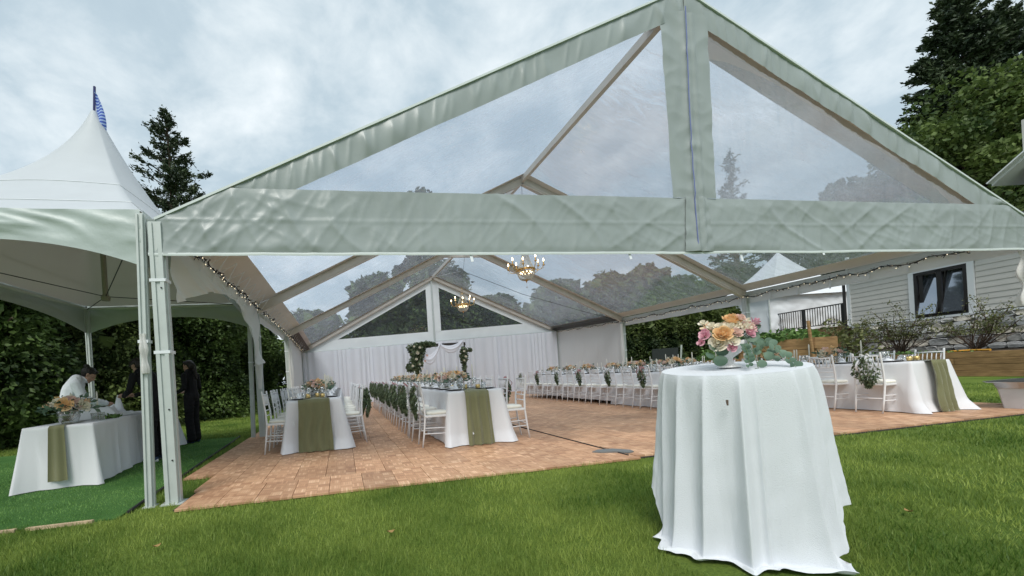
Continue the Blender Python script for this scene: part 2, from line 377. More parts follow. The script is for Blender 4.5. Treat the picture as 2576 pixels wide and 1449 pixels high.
# ------------------------------------------------------------------ parquet dance floor
def parquet_mat():
    m = bpy.data.materials.new('parquet'); m.use_nodes = True; nt = m.node_tree; n = nt.nodes; L = nt.links; p = n['Principled BSDF']
    tc = n.new('ShaderNodeTexCoord'); sp = n.new('ShaderNodeSeparateXYZ'); L.new(tc.outputs['Object'], sp.inputs[0])
    def mth(op, a, b=None, c=None):
        q = n.new('ShaderNodeMath'); q.operation = op
        for i, s in enumerate((a, b, c)):
            if s is None: continue
            if isinstance(s, (int, float)): q.inputs[i].default_value = s
            else: L.new(s, q.inputs[i])
        return q.outputs[0]
    C = .111
    ux = mth('ADD', mth('DIVIDE', sp.outputs[0], C), 100.5); uy = mth('ADD', mth('DIVIDE', sp.outputs[1], C), 100.0)
    fx = mth('FLOOR', ux); fy = mth('FLOOR', uy); par = mth('MODULO', mth('ADD', fx, fy), 2.0)
    lx = mth('FRACT', ux); ly = mth('FRACT', uy)
    s = mth('ADD', mth('MULTIPLY', lx, par), mth('MULTIPLY', ly, mth('SUBTRACT', 1.0, par)))
    l = mth('ADD', mth('MULTIPLY', ly, par), mth('MULTIPLY', lx, mth('SUBTRACT', 1.0, par)))
    s5 = mth('MULTIPLY', s, 5.0); sid = mth('FLOOR', s5); sf = mth('FRACT', s5)
    oi = n.new('ShaderNodeObjectInfo')
    cb = n.new('ShaderNodeCombineXYZ'); L.new(mth('ADD', fx, mth('MULTIPLY', sid, .137)), cb.inputs[0]); L.new(fy, cb.inputs[1]); L.new(mth('MULTIPLY', oi.outputs['Random'], 50.0), cb.inputs[2])
    wn = n.new('ShaderNodeTexWhiteNoise'); wn.noise_dimensions = '3D'; L.new(cb.outputs[0], wn.inputs['Vector'])
    cb2 = n.new('ShaderNodeCombineXYZ'); L.new(fx, cb2.inputs[0]); L.new(fy, cb2.inputs[1]); L.new(mth('MULTIPLY', oi.outputs['Random'], 31.0), cb2.inputs[2])
    wb = n.new('ShaderNodeTexWhiteNoise'); wb.noise_dimensions = '3D'; L.new(cb2.outputs[0], wb.inputs['Vector'])
    # grain along each finger
    gr = n.new('ShaderNodeTexNoise'); gr.inputs['Scale'].default_value = 1; gr.inputs['Detail'].default_value = 3
    cb3 = n.new('ShaderNodeCombineXYZ'); L.new(mth('MULTIPLY', s5, 6.0), cb3.inputs[0]); L.new(mth('MULTIPLY', l, 4.0), cb3.inputs[1]); L.new(mth('MULTIPLY', wn.outputs[0], 40.0), cb3.inputs[2]); L.new(cb3.outputs[0], gr.inputs['Vector'])
    big = n.new('ShaderNodeTexNoise'); big.inputs['Scale'].default_value = .55; big.inputs['Detail'].default_value = 3
    ge = n.new('ShaderNodeNewGeometry'); L.new(ge.outputs['Position'], big.inputs['Vector'])
    v = mth('ADD', mth('ADD', mth('MULTIPLY', wn.outputs[0], .46), mth('MULTIPLY', wb.outputs[0], .26)), mth('ADD', mth('ADD', mth('MULTIPLY', gr.outputs[0], .2), mth('MULTIPLY', par, .13)), mth('MULTIPLY', mth('SUBTRACT', big.outputs[0], .5), .45)))  # every other block lighter: sheen of the turned grain put into the colour
    rp = n.new('ShaderNodeValToRGB'); e = rp.color_ramp.elements
    e[0].position = .06; e[0].color = (.31, .145, .07, 1); e[1].position = .92; e[1].color = (.70, .44, .26, 1)
    q = e.new(.45); q.color = (.49, .262, .135, 1); q = e.new(.7); q.color = (.57, .325, .175, 1)
    L.new(v, rp.inputs[0])
    edge = mth('LESS_THAN', mth('MINIMUM', sf, mth('SUBTRACT', 1.0, sf)), .05)
    edge2 = mth('LESS_THAN', mth('MINIMUM', l, mth('SUBTRACT', 1.0, l)), .018)
    ed = mth('MULTIPLY', mth('MAXIMUM', edge, edge2), .45)
    hs = n.new('ShaderNodeHueSaturation'); L.new(rp.outputs[0], hs.inputs['Color']); hs.inputs['Saturation'].default_value = .92
    L.new(mth('ADD', .84, mth('MULTIPLY', oi.outputs['Random'], .34)), hs.inputs['Value'])
    mx = n.new('ShaderNodeMix'); mx.data_type = 'RGBA'; L.new(ed, mx.inputs[0]); L.new(hs.outputs[0], mx.inputs[6]); mx.inputs[7].default_value = (.13, .065, .035, 1)
    L.new(mx.outputs[2], p.inputs['Base Color'])
    p.inputs['Specular IOR Level'].default_value = .3
    L.new(mth('ADD', .42, mth('MULTIPLY', gr.outputs[0], .25)), p.inputs['Roughness'])
    return m
M_parquet = parquet_mat()
M_under = mat('floor_underlay', (.03, .024, .02), .9)
b = MB(); b.box((6.06, 6.92, .002), (11.94, 14.42, .012)); b.box((-.098, 7.6, .002), (.30, 13.1, .0119))
flo = struct(b.build('dance_floor', M_under))
PW, PD, FZ = .333, .66, .030
pm = MB(); w, d = PW-.005, PD-.0018
pm.box((0, 0, FZ/2+.004), (w, d, FZ-.008)); pme = pm.mesh('panel')
bm = bmesh.new(); bm.from_mesh(pme); bmesh.ops.bevel(bm, geom=[e for e in bm.edges if all(v.co.z > .015 for v in e.verts)], offset=.0012, segments=1, affect='EDGES'); bm.to_mesh(pme); bm.free(); pme.materials.append(M_parquet)
cells = []
for j in range(22):
    off = (0.055 if j == 0 else 0.0) - (.02 if j == 4 else 0)
    for i in range(-1, 36):
        x = .07+PW*(i+.5)+(off if i >= 0 else 0); y = -.35+PD*(j+.5)
        if i == -1 and j < 2: continue
        if i == 35 and off > 0: continue
        if i >= 14: y += .10 if j >= 0 else 0
        if i >= 14: x += .022
        cells.append((math.hypot(x-1.64, y+4.3)+(2 if x > 8.5 else 0), x, y))
cells.sort()
for k, (_, x, y) in enumerate(cells[:300]):
    o = obj('floor_panel', pme, None, flo); o.location = (x, y, random.Random(k).uniform(-.0012, .0012)); o.rotation_euler = (0, 0, random.Random(k+999).choice((0, PI))+random.Random(k).uniform(-.003, .003))
b = MB()
for _, x, y in cells[300:]: b.box((x, y, FZ/2+.004), (w, d, FZ-.008))
stuff(b.build('far_floor_panels', M_parquet, flo))
FT = FZ          # top of the wooden floor
# dark joint cover with cable in it, and the patch of grey tape
b = MB(); b.tube([(4.735-.004*k*0, y, FT+.006) for k, y in enumerate((-.22, 2, 5, 9, 13.6))], .008, 6)
tag(b.build('floor_cable', M_cable), 'black cable lying in the long joint of the wooden floor', 'cable')
b = MB(); random.seed(3)
tp = [(4.50, .10), (4.62, .16), (4.79, .13), (4.93, .0), (4.90, -.10), (4.82, -.13), (4.70, -.02), (4.56, .02)]
b.add([(x, y, FT+.012+.006*math.sin(7*x)) for x, y in tp]+[(x, y, FT+.001) for x, y in tp], [tuple(range(8))]+[((i+1) % 8, i, i+8, (i+1) % 8+8) for i in range(8)])
tag(b.build('duct_tape', mat('grey_tape', (.16, .17, .17), .5, .4, bump=.4, bscale=20)), 'grey tape patch over the cable at the floor edge', 'tape')

# ================================================================== MAIN TENT
FY = [0, 4.52, 9.23, 14.09]; ZL = [2.70, 2.70, 2.70, 2.47]; ZR = [2.70, 2.70, 2.74, 2.90]; ZK = [5.56, 5.50, 5.52, 5.60]; W = 12.
tent = thing('frame_tent', 'large peaked frame tent with clear vinyl roof and grey vinyl gable', 'tent', (0, 0, 0))
M_clear = clear_mat('clear_gable_vinyl', haze=.045, gloss=.055, bump=.5, bscale=3.2, stretch=(1, 1, .35), rough=.1)
M_roofclear = clear_mat('clear_roof_vinyl', tint=(.86, .90, .95), haze=.24, gloss=.055, bump=.4, bscale=2.2, stretch=(.6, 1.6, .6), rough=.14, hazecol=(.66, .71, .82))
M_rearclear = clear_mat('clear_rear_vinyl', tint=(.62, .66, .68), haze=.05, gloss=.12, bump=.3, bscale=3, rough=.08)

def leg(x, y, h, wide, deep, name='leg', parent=None, mtl=None):
    """extruded upright: body with two raised flanges that leave a groove, and a base plate"""
    b = MB(); b.box((x, y, h/2), (wide, deep, h))
    for s in (-1, 1):
        b.box((x+s*wide*.33, y-deep/2-.006, h/2), (wide*.30, .014, h-.02)); b.box((x+s*wide*.33, y+deep/2+.006, h/2), (wide*.30, .014, h-.02))
        b.box((x+s*(wide/2+.005), y, h/2), (.012, deep*.5, h-.02))
    b.box((x, y, .006), (wide*1.7, deep*1.7, .012))
    o = b.build(name, mtl or M_alu, parent)
    return o
def strap(par, x, y, z, w, d):
    b = MB(); t = .004
    for sx, sy, ww, dd in ((0, -1, w+.012, t), (0, 1, w+.012, t), (-1, 0, t, d+.012), (1, 0, t, d+.012)):
        b.box((x+sx*(w/2+.006), y+sy*(d/2+.012), z), (ww, dd, .028), Matrix.Rotation(.03*sx, 3, 'Y'))
    b.build('strap', M_strap, par)
for i, y in enumerate(FY):
    for side, x in ((0, 0.), (1, W)):
        h = (ZL if side == 0 else ZR)[i]-.02
        lg = leg(x, y, h, .115, .10, 'leg', tent)
        for z in ((1.47, 2.12) if i < 3 else (1.2,)): strap(lg, x, y, z+random.uniform(-.05, .05), .128, .104)
        if i == 0:
            for z in (.42, .9, 2.05): MB().tube([(x+.03, y-.066, z), (x+.03, y-.071, z)], .008, 8).build('bolt', M_blackmetal, lg)
    for side in (0, 1):
        xe = 0 if side == 0 else W; ze = (ZL if side == 0 else ZR)[i]
        b = MB(); yy = y if 0 < i < 3 else y+(.075 if i == 0 else -.09)
        b.bar((xe, yy, ze-.10), (6, yy, ZK[i]-.10), .10, .16)
        b.bar((xe, yy-.055, ze-.10), (6, yy-.055, ZK[i]-.10), .014, .10); b.bar((xe, yy+.055, ze-.10), (6, yy+.055, ZK[i]-.10), .014, .10)
        b.build('rafter', M_beam, tent)
    # apex gusset and short tie
    if i in (1, 2):
        b = MB(); z = ZK[i]
        b.add([(5.5, y-.03, z-.34), (6.5, y-.03, z-.34), (6, y-.03, z-.02), (5.5, y+.03, z-.34), (6.5, y+.03, z-.34), (6, y+.03, z-.02)], [(0, 1, 2), (5, 4, 3), (0, 3, 4, 1), (1, 4, 5, 2), (2, 5, 3, 0)])
        b2 = MB(); b2.bar((5.32, y, z-.46), (6.68, y, z-.46), .06, .07)
        b2.build('apex_tie', M_beam, tent)
for i in range(3):
    y0, y1 = FY[i], FY[i+1]
    b = MB(); b.bar((6, y0+.14, ZK[i]-.09), (6, y1-.06, ZK[i+1]-.09), .08, .12); b.build('ridge_beam', M_beam, tent)
    for side in (0, 1):
        x = 0 if side == 0 else W; Z = ZL if side == 0 else ZR
        b = MB(); b.bar((x, y0+.06, Z[i]-.07), (x, y1-.06, Z[i+1]-.07), .07, .10); b.build('eave_beam', M_alu, tent)
        # roof pane of clear vinyl with its opaque eave strip and side strips
        sgn = 1 if side == 0 else -1
        def rp(u, t, lift=0., sag=1.):
            y = y0+(y1-y0)*u; ze = Z[i]+(Z[i+1]-Z[i])*u; zk = ZK[i]+(ZK[i+1]-ZK[i])*u
            q = math.sin(PI*u)*math.sin(PI*min(1, t))*-.045*sag + .008*nz(y*2.1, t*5, side*3+i)
            return (x+sgn*6*t, y, ze+(zk-ze)*t+q+lift)
        wv = .075 if side == 0 else .05
        b = MB(); b.sheet(lambda u, v: rp(u, wv+(1-wv)*v, .0), 26, 34); b.build('roof_pane', M_roofclear, tent, True)
        b = MB(); b.sheet(lambda u, v: rp(u, wv*v+.0, .006), 40, 5); b.build('eave_strip', M_liner, tent, True)
        for (ua, ub) in ((0, .10 if i == 0 else .05), (.955, 1)):
            b = MB(); b.sheet(lambda u, v: rp(ua+(ub-ua)*v, wv+(1-wv)*u, -.006, 0), 30, 2); b.build('rafter_strip', M_liner, tent, True)
# hanging gutter flap and ties along both eaves
def flap(x, y0, y1, z0, z1, name, bot, mtl, n=60, inner=1):
    b = MB()
    def fn(u, v):
        y = y0+(y1-y0)*u; zt = z0+(z1-z0)*u; zb = bot(y)
        fold = .022*nz(y*3.0, v*1.2, 5)+.012*nz(y*11, v*2, 2)
        return (x+fold*(v+.15)*inner, y, zt+(zb-zt)*v)
    b.sheet(fn, n, 8); return b.build(name, mtl, tent, True)
for i in range(3):
    flap(W+.055, FY[i]+.05, FY[i+1]-.05, ZR[i]-.05, ZR[i+1]-.05, 'eave_valance', lambda y: lerp(FY, ZR, y)-.31-.02*nz(y*1.7, 4), M_white_vinyl)
flap(-.055, FY[1]+.1, FY[2], ZL[1]-.05, ZL[2]-.05, 'eave_valance', lambda y: 2.44+.03*nz(y*1.3, 9), M_white_vinyl)
for sx, ys, Z in ((W+.035, np.arange(.8, 13.5, .62), ZR), (-.0+.02, np.arange(.9, 13.6, .42), ZL)):
    b = MB()
    for y in ys:
        r = random.Random(int(y*100)); z = lerp(FY, Z, y)-.02; l = r.uniform(.18, .34)
        if sx > 1: b.bar((sx-.012, y, z-.01), (sx-.03, y+r.uniform(-.05, .05), z-l), .028, .004, (1, 0, 0))
        else:
            b.bar((sx+.02, y, z-.05), (sx+.30, y+r.uniform(-.1, .1), z+.10), .018, .004); b.bar((sx+.30, y, z+.10), (sx+.06, y+.02, z-l), .014, .004)
    stuff(b.build('tie_straps', M_strap, tent))

# ---- front gable: band, rafter strips, king strip, clear panes
SL = (5.56-2.70)/6
def roofz(x): return 2.70+SL*x if x < 6 else 2.70+SL*(W-x)
def crease(x, z, s=0):
    # sharp creases in a few directions, in patches, over a soft swell
    w = nz(x*.45, z*.9, s+11); v_ = nz(x*.7, z*.5, s+23)
    def rd(al, fa, fc, ph):            # crease field: al = direction of the folds, fa along, fc across
        c_, s_ = math.cos(al), math.sin(al); return max(0, ridged((x*c_+z*s_)*fa, (-x*s_+z*c_)*fc+.25*w, ph+s))**3
    a = rd(-.75+.35*w, .55, 2.2, 1.3); c = rd(.62, .6, 3.0, 6.1); e = rd(-1.15, .8, 4.2, 3.7); g_ = rd(1.45, .7, 3.2, 8.8)
    return .022*a*max(0, .55+w)+.016*c*max(0, .5-w)+.014*e*max(0, .5+v_)+.014*g_*max(0, .5-v_)+.009*rd(-.35, 1.4, 7.0, 4.4)*max(0, .55-w)+.008*rd(.95, 1.8, 8.0, 2.2)*max(0, .5+v_)+.030*nz(x*.7, z*1.1, s)
BT = 3.015
def fascia(name, fn, nu, nv, m, parent=tent):
    b = MB(); b.sheet(fn, nu, nv); return b.build(name, m, parent, True)
def band(u, v):
    x = -.07+12.14*u; top = min(BT, roofz(min(max(x, 0), W))+.005); bot = 2.375+.012*nz(x*1.1, 0, 8)-.02*math.sin(PI*u)-(.012 if abs(x-6) < .3 else 0)
    z = bot+(top-bot)*v; e = min(1, 8*v+.15)*min(1, (1-v)*6+.1) if top > 2.9 else .6
    return (x, -.035-crease(x, z)*(.35+.65*e)-.006*math.exp(-((z-2.70)/.012)**2), z)
fb = fascia('gable_band', band, 620, 34, M_vinyl)
b = MB(); b.sheet(lambda u, v: (-.07+12.14*u, -.040-crease(-.07+12.14*u, 2.40)*.6-.004*math.sin(PI*v), 2.355+.012*nz((-.07+12.14*u)*1.1, 0, 8)-.02*math.sin(PI*u)+.03*v), 300, 2); b.build('hem', M_vinyl_edge, fb, True)
for side in (0, 1):
    def strip(u, v):
        x = .66+5.34*u; top = roofz(x); bot = max(BT, top-.305); z = bot+(top-bot)*v
        # tight creases across the strip
        q = (.030*max(0, ridged(x*2.6+z*.5, z*.55, 3+side))**4*(.6+nz(x*.8, 2, side))+.014*max(0, ridged(x*6.1-z*.8, z*.7, 7+side))**3)*math.sin(PI*min(1, max(0, v*.9+.08)))+.014*nz(x*1.6, z*2, side)
        return ((x if side == 0 else W-x), -.034-q, z)
    o = fascia('rafter_border', strip, 330, 12, M_vinyl)
    b = MB(); b.bar(((0 if side == 0 else W), -.03, 2.705), (6, -.03, 5.565), .05, .022); b.build('edge_rail', M_vinyl_edge, o)
def king(u, v):
    z = BT+(5.27-BT)*v; hw = .305+.03*v; x = 6-.01+(2*u-1)*hw; q = x-6
    gath = .034*math.exp(-((q+.02)/.055)**2)+.020*math.exp(-((q-.09)/.03)**2)
    cr = .012*ridged(x*3+z*.4, z*4.2, 9)+.008*nz(x*9, z*3, 2)+gath*(.8+.5*nz(0, z*7, 3))
    return (x, -.040-cr, z)
o = fascia('king_strip', king, 40, 120, M_vinyl)
b = MB(); b.tube([(5.96+.02*math.sin(z*1.3), -.098+.012*nz(0, z*7, 3) if z > BT else -.088, z) for z in np.linspace(2.38, 5.3, 40)], .006, 5); b.build('seam_tape', M_seam, o)
def ktail(u, v):
    z = 2.36+(BT+.01-2.36)*v; x = 6+(2*u-1)*(.20-.05*v)
    return (x, -.052-crease(x, z)*.5-.026*math.exp(-((x-5.97)/.04)**2)-.018*math.exp(-((x-6.08)/.03)**2)-.02*abs(nz(x*6, z*6, 2)), z)
b = MB(); b.sheet(ktail, 26, 30); b.build('king_tail', M_vinyl, o, True)
for side in (0, 1):
    def pane(u, v):
        x = 1.22+(5.74-1.22)*u; bot = BT-.03; top = max(bot+.003, roofz(x)-.27); z = bot+(top-bot)*v
        return ((x if side == 0 else W-x), -.008-.012*nz(x*1.2, z*1.2, 4+side), z)
    b = MB(); b.sheet(pane, 60, 30); b.build('clear_pane', M_clear, tent, True)
# white ties under the band
b = MB()
for x, l in ((3.1, .10), (5.05, .09), (6.62, .13), (7.9, .06)): b.bar((x, -.03, 2.37), (x+.015, -.045, 2.37-l), .03, .004, (0, 1, 0))
stuff(b.build('band_ties', M_strap, tent))

# ---- rear gable
def rz_(x): return ZL[3]+(ZK[3]-ZL[3])*x/6 if x < 6 else ZR[3]+(ZK[3]-ZR[3])*(W-x)/6
def rb(x): return 2.86+.045*(x-1.3)*.9
YB = 14.06
b = MB(); b.sheet(lambda u, v: (W*u, YB+.01*nz(W*u*2, v*2), (2.30+.035*W*u)+(min(rb(W*u), rz_(W*u)-.01)-(2.30+.035*W*u))*v), 80, 6); b.build('rear_band', M_white_vinyl, tent, True)
for side in (0, 1):
    def rs(u, v):
        x = .7+5.3*u; x = x if side == 0 else W-x; top = rz_(x)-.01; bot = max(rb(x), top-.42); return (x, YB-.004, bot+(top-bot)*v)
    b = MB(); b.sheet(rs, 60, 3); b.build('rear_border', M_white_vinyl, tent, True)
    def rpn(u, v):
        x = 1.0+4.75*u; x = x if side == 0 else W-x; bot = rb(x)-.02; top = max(bot+.002, rz_(x)-.40); return (x, YB+.025, bot+(top-bot)*v)
    b = MB(); b.sheet(rpn, 20, 10); b.build('rear_pane', M_rearclear, tent, True)
b = MB(); b.sheet(lambda u, v: (5.66+.62*u, YB-.012, rb(6)-.02+(rz_(6)-.36-rb(6))*v), 4, 10); b.build('rear_king_strip', M_white_vinyl, tent, True)
b = MB(); b.bar((5.93, YB-.05, 2.5), (5.93, YB-.05, 5.4), .06, .05, (0, 1, 0)); b.build('rear_king_post', M_alu, tent)
# sidewalls of the last bay
for x, Z, ya in ((0.02, ZL, 9.35), (W-.02, ZR, 9.35)):
    def sw(u, v):
        y = ya+(14.04-ya)*u; zt = lerp(FY, Z, y)-.12; s = 1 if x < 1 else -1
        return (x+s*(.02*nz(y*1.5, v, 4)+.018*nz(y*6, v*.6, 1)), y, .035+(zt-.035)*v)
    b = MB(); b.sheet(sw, 80, 10); b.build('sidewall', M_wall, tent, True)
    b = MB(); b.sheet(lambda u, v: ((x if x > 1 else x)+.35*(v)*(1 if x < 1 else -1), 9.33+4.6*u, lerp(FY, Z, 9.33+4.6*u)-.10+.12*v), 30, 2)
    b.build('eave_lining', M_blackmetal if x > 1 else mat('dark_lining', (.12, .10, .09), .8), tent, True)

# ---- gathered white side curtain along the left eave (scalloped, tied up at the second leg)
sc = thing('side_curtain', 'white side curtain gathered up in a scallop along the left eave', 'curtain', (0, 0, 0))
by = [.08, .3, .7, 1.3, 1.85, 2.4, 2.82, 3.15, 3.40, 3.58, 3.75, 4.0, 4.36]; bz = [1.93, 1.99, 2.12, 2.30, 2.375, 2.40, 2.36, 2.24, 2.08, 1.80, 1.60, 1.46, 1.52]
def cur(u, v):
    y = .08+4.28*u; zb = lerp(by, bz, y); zt = 2.60; z = zt+(zb-zt)*v
    g = max(0, (y-2.8)/1.5)
    f = .055*nz(y*1.9-v*1.6, v*1.1+y*.3, 3)+.045*ridged(y*3.0-v*3.0, v*.8, 7)*v+.05*g*math.sin(v*9+y*7)
    return (.075+f*(.25+.75*v), y-.25*g*v*0, z)
b = MB(); b.sheet(cur, 170, 36); b.build('curtain_cloth', mat('curtain_vinyl', (.84, .83, .81), .5, .35, bump=.3, bscale=8, transl=.35), sc, True)
b = MB(); b.sheet(lambda u, v: (.03+.05*math.cos(2*PI*u)*(.7+.5*math.sin(3*v+1))+.02*math.sin(9*u*PI), 4.36+.055*math.sin(2*PI*u)*(.8+.4*math.cos(5*v)), 1.62-.62*v), 24, 12); b.build('tied_tail', mat('curtain_vinyl', (.74, .72, .70)), sc, True)
# curtain bundles tied to other legs
def bundle(x, y, z0, z1, r, label, rz=0):
    b = MB(); random.seed(int(x*7+y*13))
    b.sheet(lambda u, v: (r*(1+.35*math.sin(5*2*PI*u+3*v))*(.75+.45*math.sin(6*v+1)**2)*math.cos(2*PI*u), r*(1+.35*math.cos(4*2*PI*u+2*v))*(.75+.45*math.sin(6*v+1)**2)*math.sin(2*PI*u), z0+(z1-z0)*v-z0), 40, 24)
    return tag(b.build('curtain_bundle', mat('curtain_vinyl', (.74, .72, .70)), None, True, (x, y, z0)), label, 'curtain')
bundle(.105, 9.1, .04, 2.4, .05, 'slim white curtain bundle tied to the leg beside the left sidewall')
bundle(11.88, 9.14, .04, 2.5, .05, 'slim white curtain bundle tied to the leg at the right sidewall')
bundle(11.76, -.03, 1.55, 2.36, .10, 'white curtain bundle hanging at the front right corner of the tent')
bundle(-.145, -.085, 1.25, 1.62, .026, 'white cloth knotted round the thin pole of the small tent')
# fairy light strings along the eaves
def fairy(label, path, nb, seed):
    t = thing('string_light', label, 'string light', path[0]); o = Vector(path[0]); r = random.Random(seed)
    b = MB(); P = []
    for (p, q) in zip(path[:-1], path[1:]):
        p = Vector(p); q = Vector(q); n = max(4, int((q-p).length/.12))
        for k in range(n):
            f = k/n; P.append(p.lerp(q, f)+Vector((r.uniform(-.02, .02), 0, -.05*math.sin(PI*((f*6) % 1))+r.uniform(-.02, .02)))-o)
    b.tube(P, .007, 5); b.tube([p+Vector((r.uniform(-.02, .02), 0, r.uniform(-.025, .025))) for p in P], .006, 5); 
    for p in P:
        for _ in range(3):
            d = Vector((r.uniform(-1, 1), r.uniform(-1, 1), r.uniform(-1, .6))).normalized()*.05; b.tube([p, p+d], .005, 4)
    b.build('cable', M_cable, t)
    b = MB()
    for k in range(nb):
        p = P[int(k*len(P)/nb)]; b.ball(p+Vector((r.uniform(-.03, .03), r.uniform(-.03, .03), r.uniform(-.05, .01))), .008, 6, 4)
    stuff(b.build('bulbs', M_bulb_s, t))
fairy('dark fairy light string along the left eave above the scalloped curtain', [(.12, .25, 2.64), (.12, 4.5, 2.63), (.12, 9.2, 2.63), (.12, 13.9, 2.42)], 110, 1)
fairy('dark fairy light string along the right eave with white ties', [(11.9, .3, 2.60), (11.9, 4.5, 2.58), (11.9, 9.2, 2.62), (11.9, 13.9, 2.78)], 110, 2)
fairy('fairy light string across the rear gable above the drape', [(.2, 13.93, 2.36), (4, 13.93, 2.50), (8, 13.93, 2.64), (11.8, 13.93, 2.76)], 60, 3)
# pleated voile backdrop
bd = thing('drape_backdrop', 'white pleated voile drape covering the back end of the tent', 'drape', (0, 13.8, 0))
def dr(u, v, x0, x1, s):
    x = x0+(x1-x0)*u; zt = 2.33+.037*x; z = FT+.004+(zt-FT-.004)*v
    ph = x*23+2.2*nz(x*1.1, 0, s)*4; a = .035+.03*nz(x*.9, 1, s)
    return (x+.012*math.sin(ph*.5), .035*math.sin(ph)*(.5+.5*(1-v))+a*nz(x*4, v*.6, s)*(1.3-v)*1.6-.05*max(0, .06-v)*8*(.5+.5*nz(x*3, 0)), z)
for k in range(4):
    x0 = .05+k*2.955; x1 = x0+3.0
    b = MB(); b.sheet(lambda u, v: dr(u, v, x0, x1, k), 260, 14); b.build('drape_panel', M_drape, bd, True)
b = MB(); b.tube([(.1, .04, 2.345), (11.9, .04, 2.785)], .02, 8); b.build('drape_rail', M_alu, bd)
for x in (.12, 6.0, 11.85):
    b = MB(); b.tube([(x, .06, FT), (x, .06, 2.33+.037*x)], .02, 8); b.lathe([(.2, 0), (.2, .012), (.03, .02)], 14, (x, .06, FT)); b.build('drape_upright', M_alu, bd)
# ================================================================== SMALL PEAK TENT (left)
mq = thing('peak_tent', 'small white peaked marquee with scalloped valance beside the big tent', 'tent', (-1.575, 2.24, 0))
HX, HY, EZ = 1.46, 2.28, 2.78
M_mq = mat('marquee_vinyl', (.63, .67, .70), .45, .4, var=.03, vscale=2, bump=.2, bscale=5, transl=.25)
M_mqv = mat('marquee_valance', (.42, .48, .46), .4, .45, var=.04, vscale=2, bump=.4, bscale=7)
def mroof(u, v):
    a = 2*PI*u; c, s = math.cos(a), math.sin(a)
    k = 1/max(abs(c), abs(s)); rect = Vector((HX*c*k, HY*s*k)); circ = Vector((c, s))*1.7
    f = (1-v)**1.05; p = rect.lerp(circ, v**1.6)*f + circ.normalized()*.035*v
    z = EZ+(5.10-EZ)*(.66*v+.34*v**2.6)
    return (p.x, p.y, z)
b = MB(); b.sheet(mroof, 160, 40); b.build('canopy', M_mq, mq, True)
b = MB(); b.sheet(lambda u, v: tuple(Vector(mroof(u, v*.97))*Vector((.992, .992, 1)) - Vector((0, 0, .012))), 100, 24); b.build('canopy_lining', mat('ivory_lining', (.68, .63, .57), .7, .2, transl=.4), mq, True)
b = MB()
for vv in (.18, .46): b.tube([Vector(mroof(k/160, vv))+Vector((0, 0, .004)) for k in range(160)], .006, 4, closed=True)
b.build('canopy_seams', mat('seam_grey', (.72, .75, .77), .6), mq)
for k, (ax, fix, half) in enumerate((('x', -HY, HX), ('x', HY, HX), ('y', -HX, HY), ('y', HX, HY))):
    def val(u, v):
        s = 2*u-1; zb = 2.515-.27*abs(s)**2.3; z = EZ+.008+(zb-EZ)*v
        q = (.022*ridged(s*3.2-v*2.4, v*1.4+s, k)+.02*nz(s*2.5, v*2, k))*math.sin(PI*min(1, v+.12))
        out = 1 if fix > 0 else -1; d = fix+out*(.012+q)
        return (s*half, d, z) if ax == 'x' else (d, s*half, z)
    b = MB(); b.sheet(val, 90, 16); b.build('valance', M_mqv, mq, True)
    b = MB(); f2 = fix*.985
    b.tube([(-half, f2, EZ-.06), (half, f2, EZ-.06)] if ax == 'x' else [(f2, -half, EZ-.06), (f2, half, EZ-.06)], .028, 8); b.build('eave_pipe', M_alu, mq)
for x in (-HX, HX):
    for y in (-HY, HY):
        o = leg(x, y, EZ-.03, .062, .062, 'pole', mq)
        if x > 0:
            for q in o.data.vertices: q.co.x -= .075*(1-q.co.z/EZ)      # feet pulled in, the poles lean
        o.data.update(); strap(o, x-(.033 if x > 0 else 0), y, 1.55, .074, .066)
        b = MB(); b.tube([(x*.99, y*.99, EZ-.07), (.13*(1 if x > 0 else -1)*0, 0, 2.47)], .006, 5); b.build('tension_cable', M_cable, mq)
b = MB(); b.tube([(0, 0, 2.43), (0, 0, 5.0)], .035, 10); b.lathe([(.05, 2.41), (.06, 2.46), (.035, 2.5)], 10); b.build('centre_mast', mat('mast_grey', (.28, .27, .24), .6), mq)
b = MB(); b.tube([(.0, 0, 5.0), (.03, 0, 5.46)], .016, 6); b.build('flag_pole', mat('navy_paint', (.03, .035, .13), .5), mq)
def stripes(name):
    m = bpy.data.materials.new(name); m.use_nodes = True; nt = m.node_tree; n = nt.nodes; p = n['Principled BSDF']; p.inputs['Roughness'].default_value = .8
    tc = n.new('ShaderNodeTexCoord'); w = n.new('ShaderNodeTexWave'); w.bands_direction = 'Z'; w.inputs['Scale'].default_value = 7
    nt.links.new(tc.outputs['Object'], w.inputs['Vector']); r = n.new('ShaderNodeValToRGB'); r.color_ramp.interpolation = 'CONSTANT'
    r.color_ramp.elements[0].color = (.05, .10, .42, 1); r.color_ramp.elements[1].position = .62; r.color_ramp.elements[1].color = (.35, .48, .72, 1)
    nt.links.new(w.outputs[0], r.inputs[0]); nt.links.new(r.outputs[0], p.inputs['Base Color']); return m
b = MB(); b.sheet(lambda u, v: (.03+(.02+.11*(.3+.7*math.sin(PI*min(1, v*.9+.1))))*u, -.02+.03*math.sin(5*u+3*v), 5.40-.62*v-.16*u), 8, 14); b.build('flag', stripes('striped_flag'), mq, True)

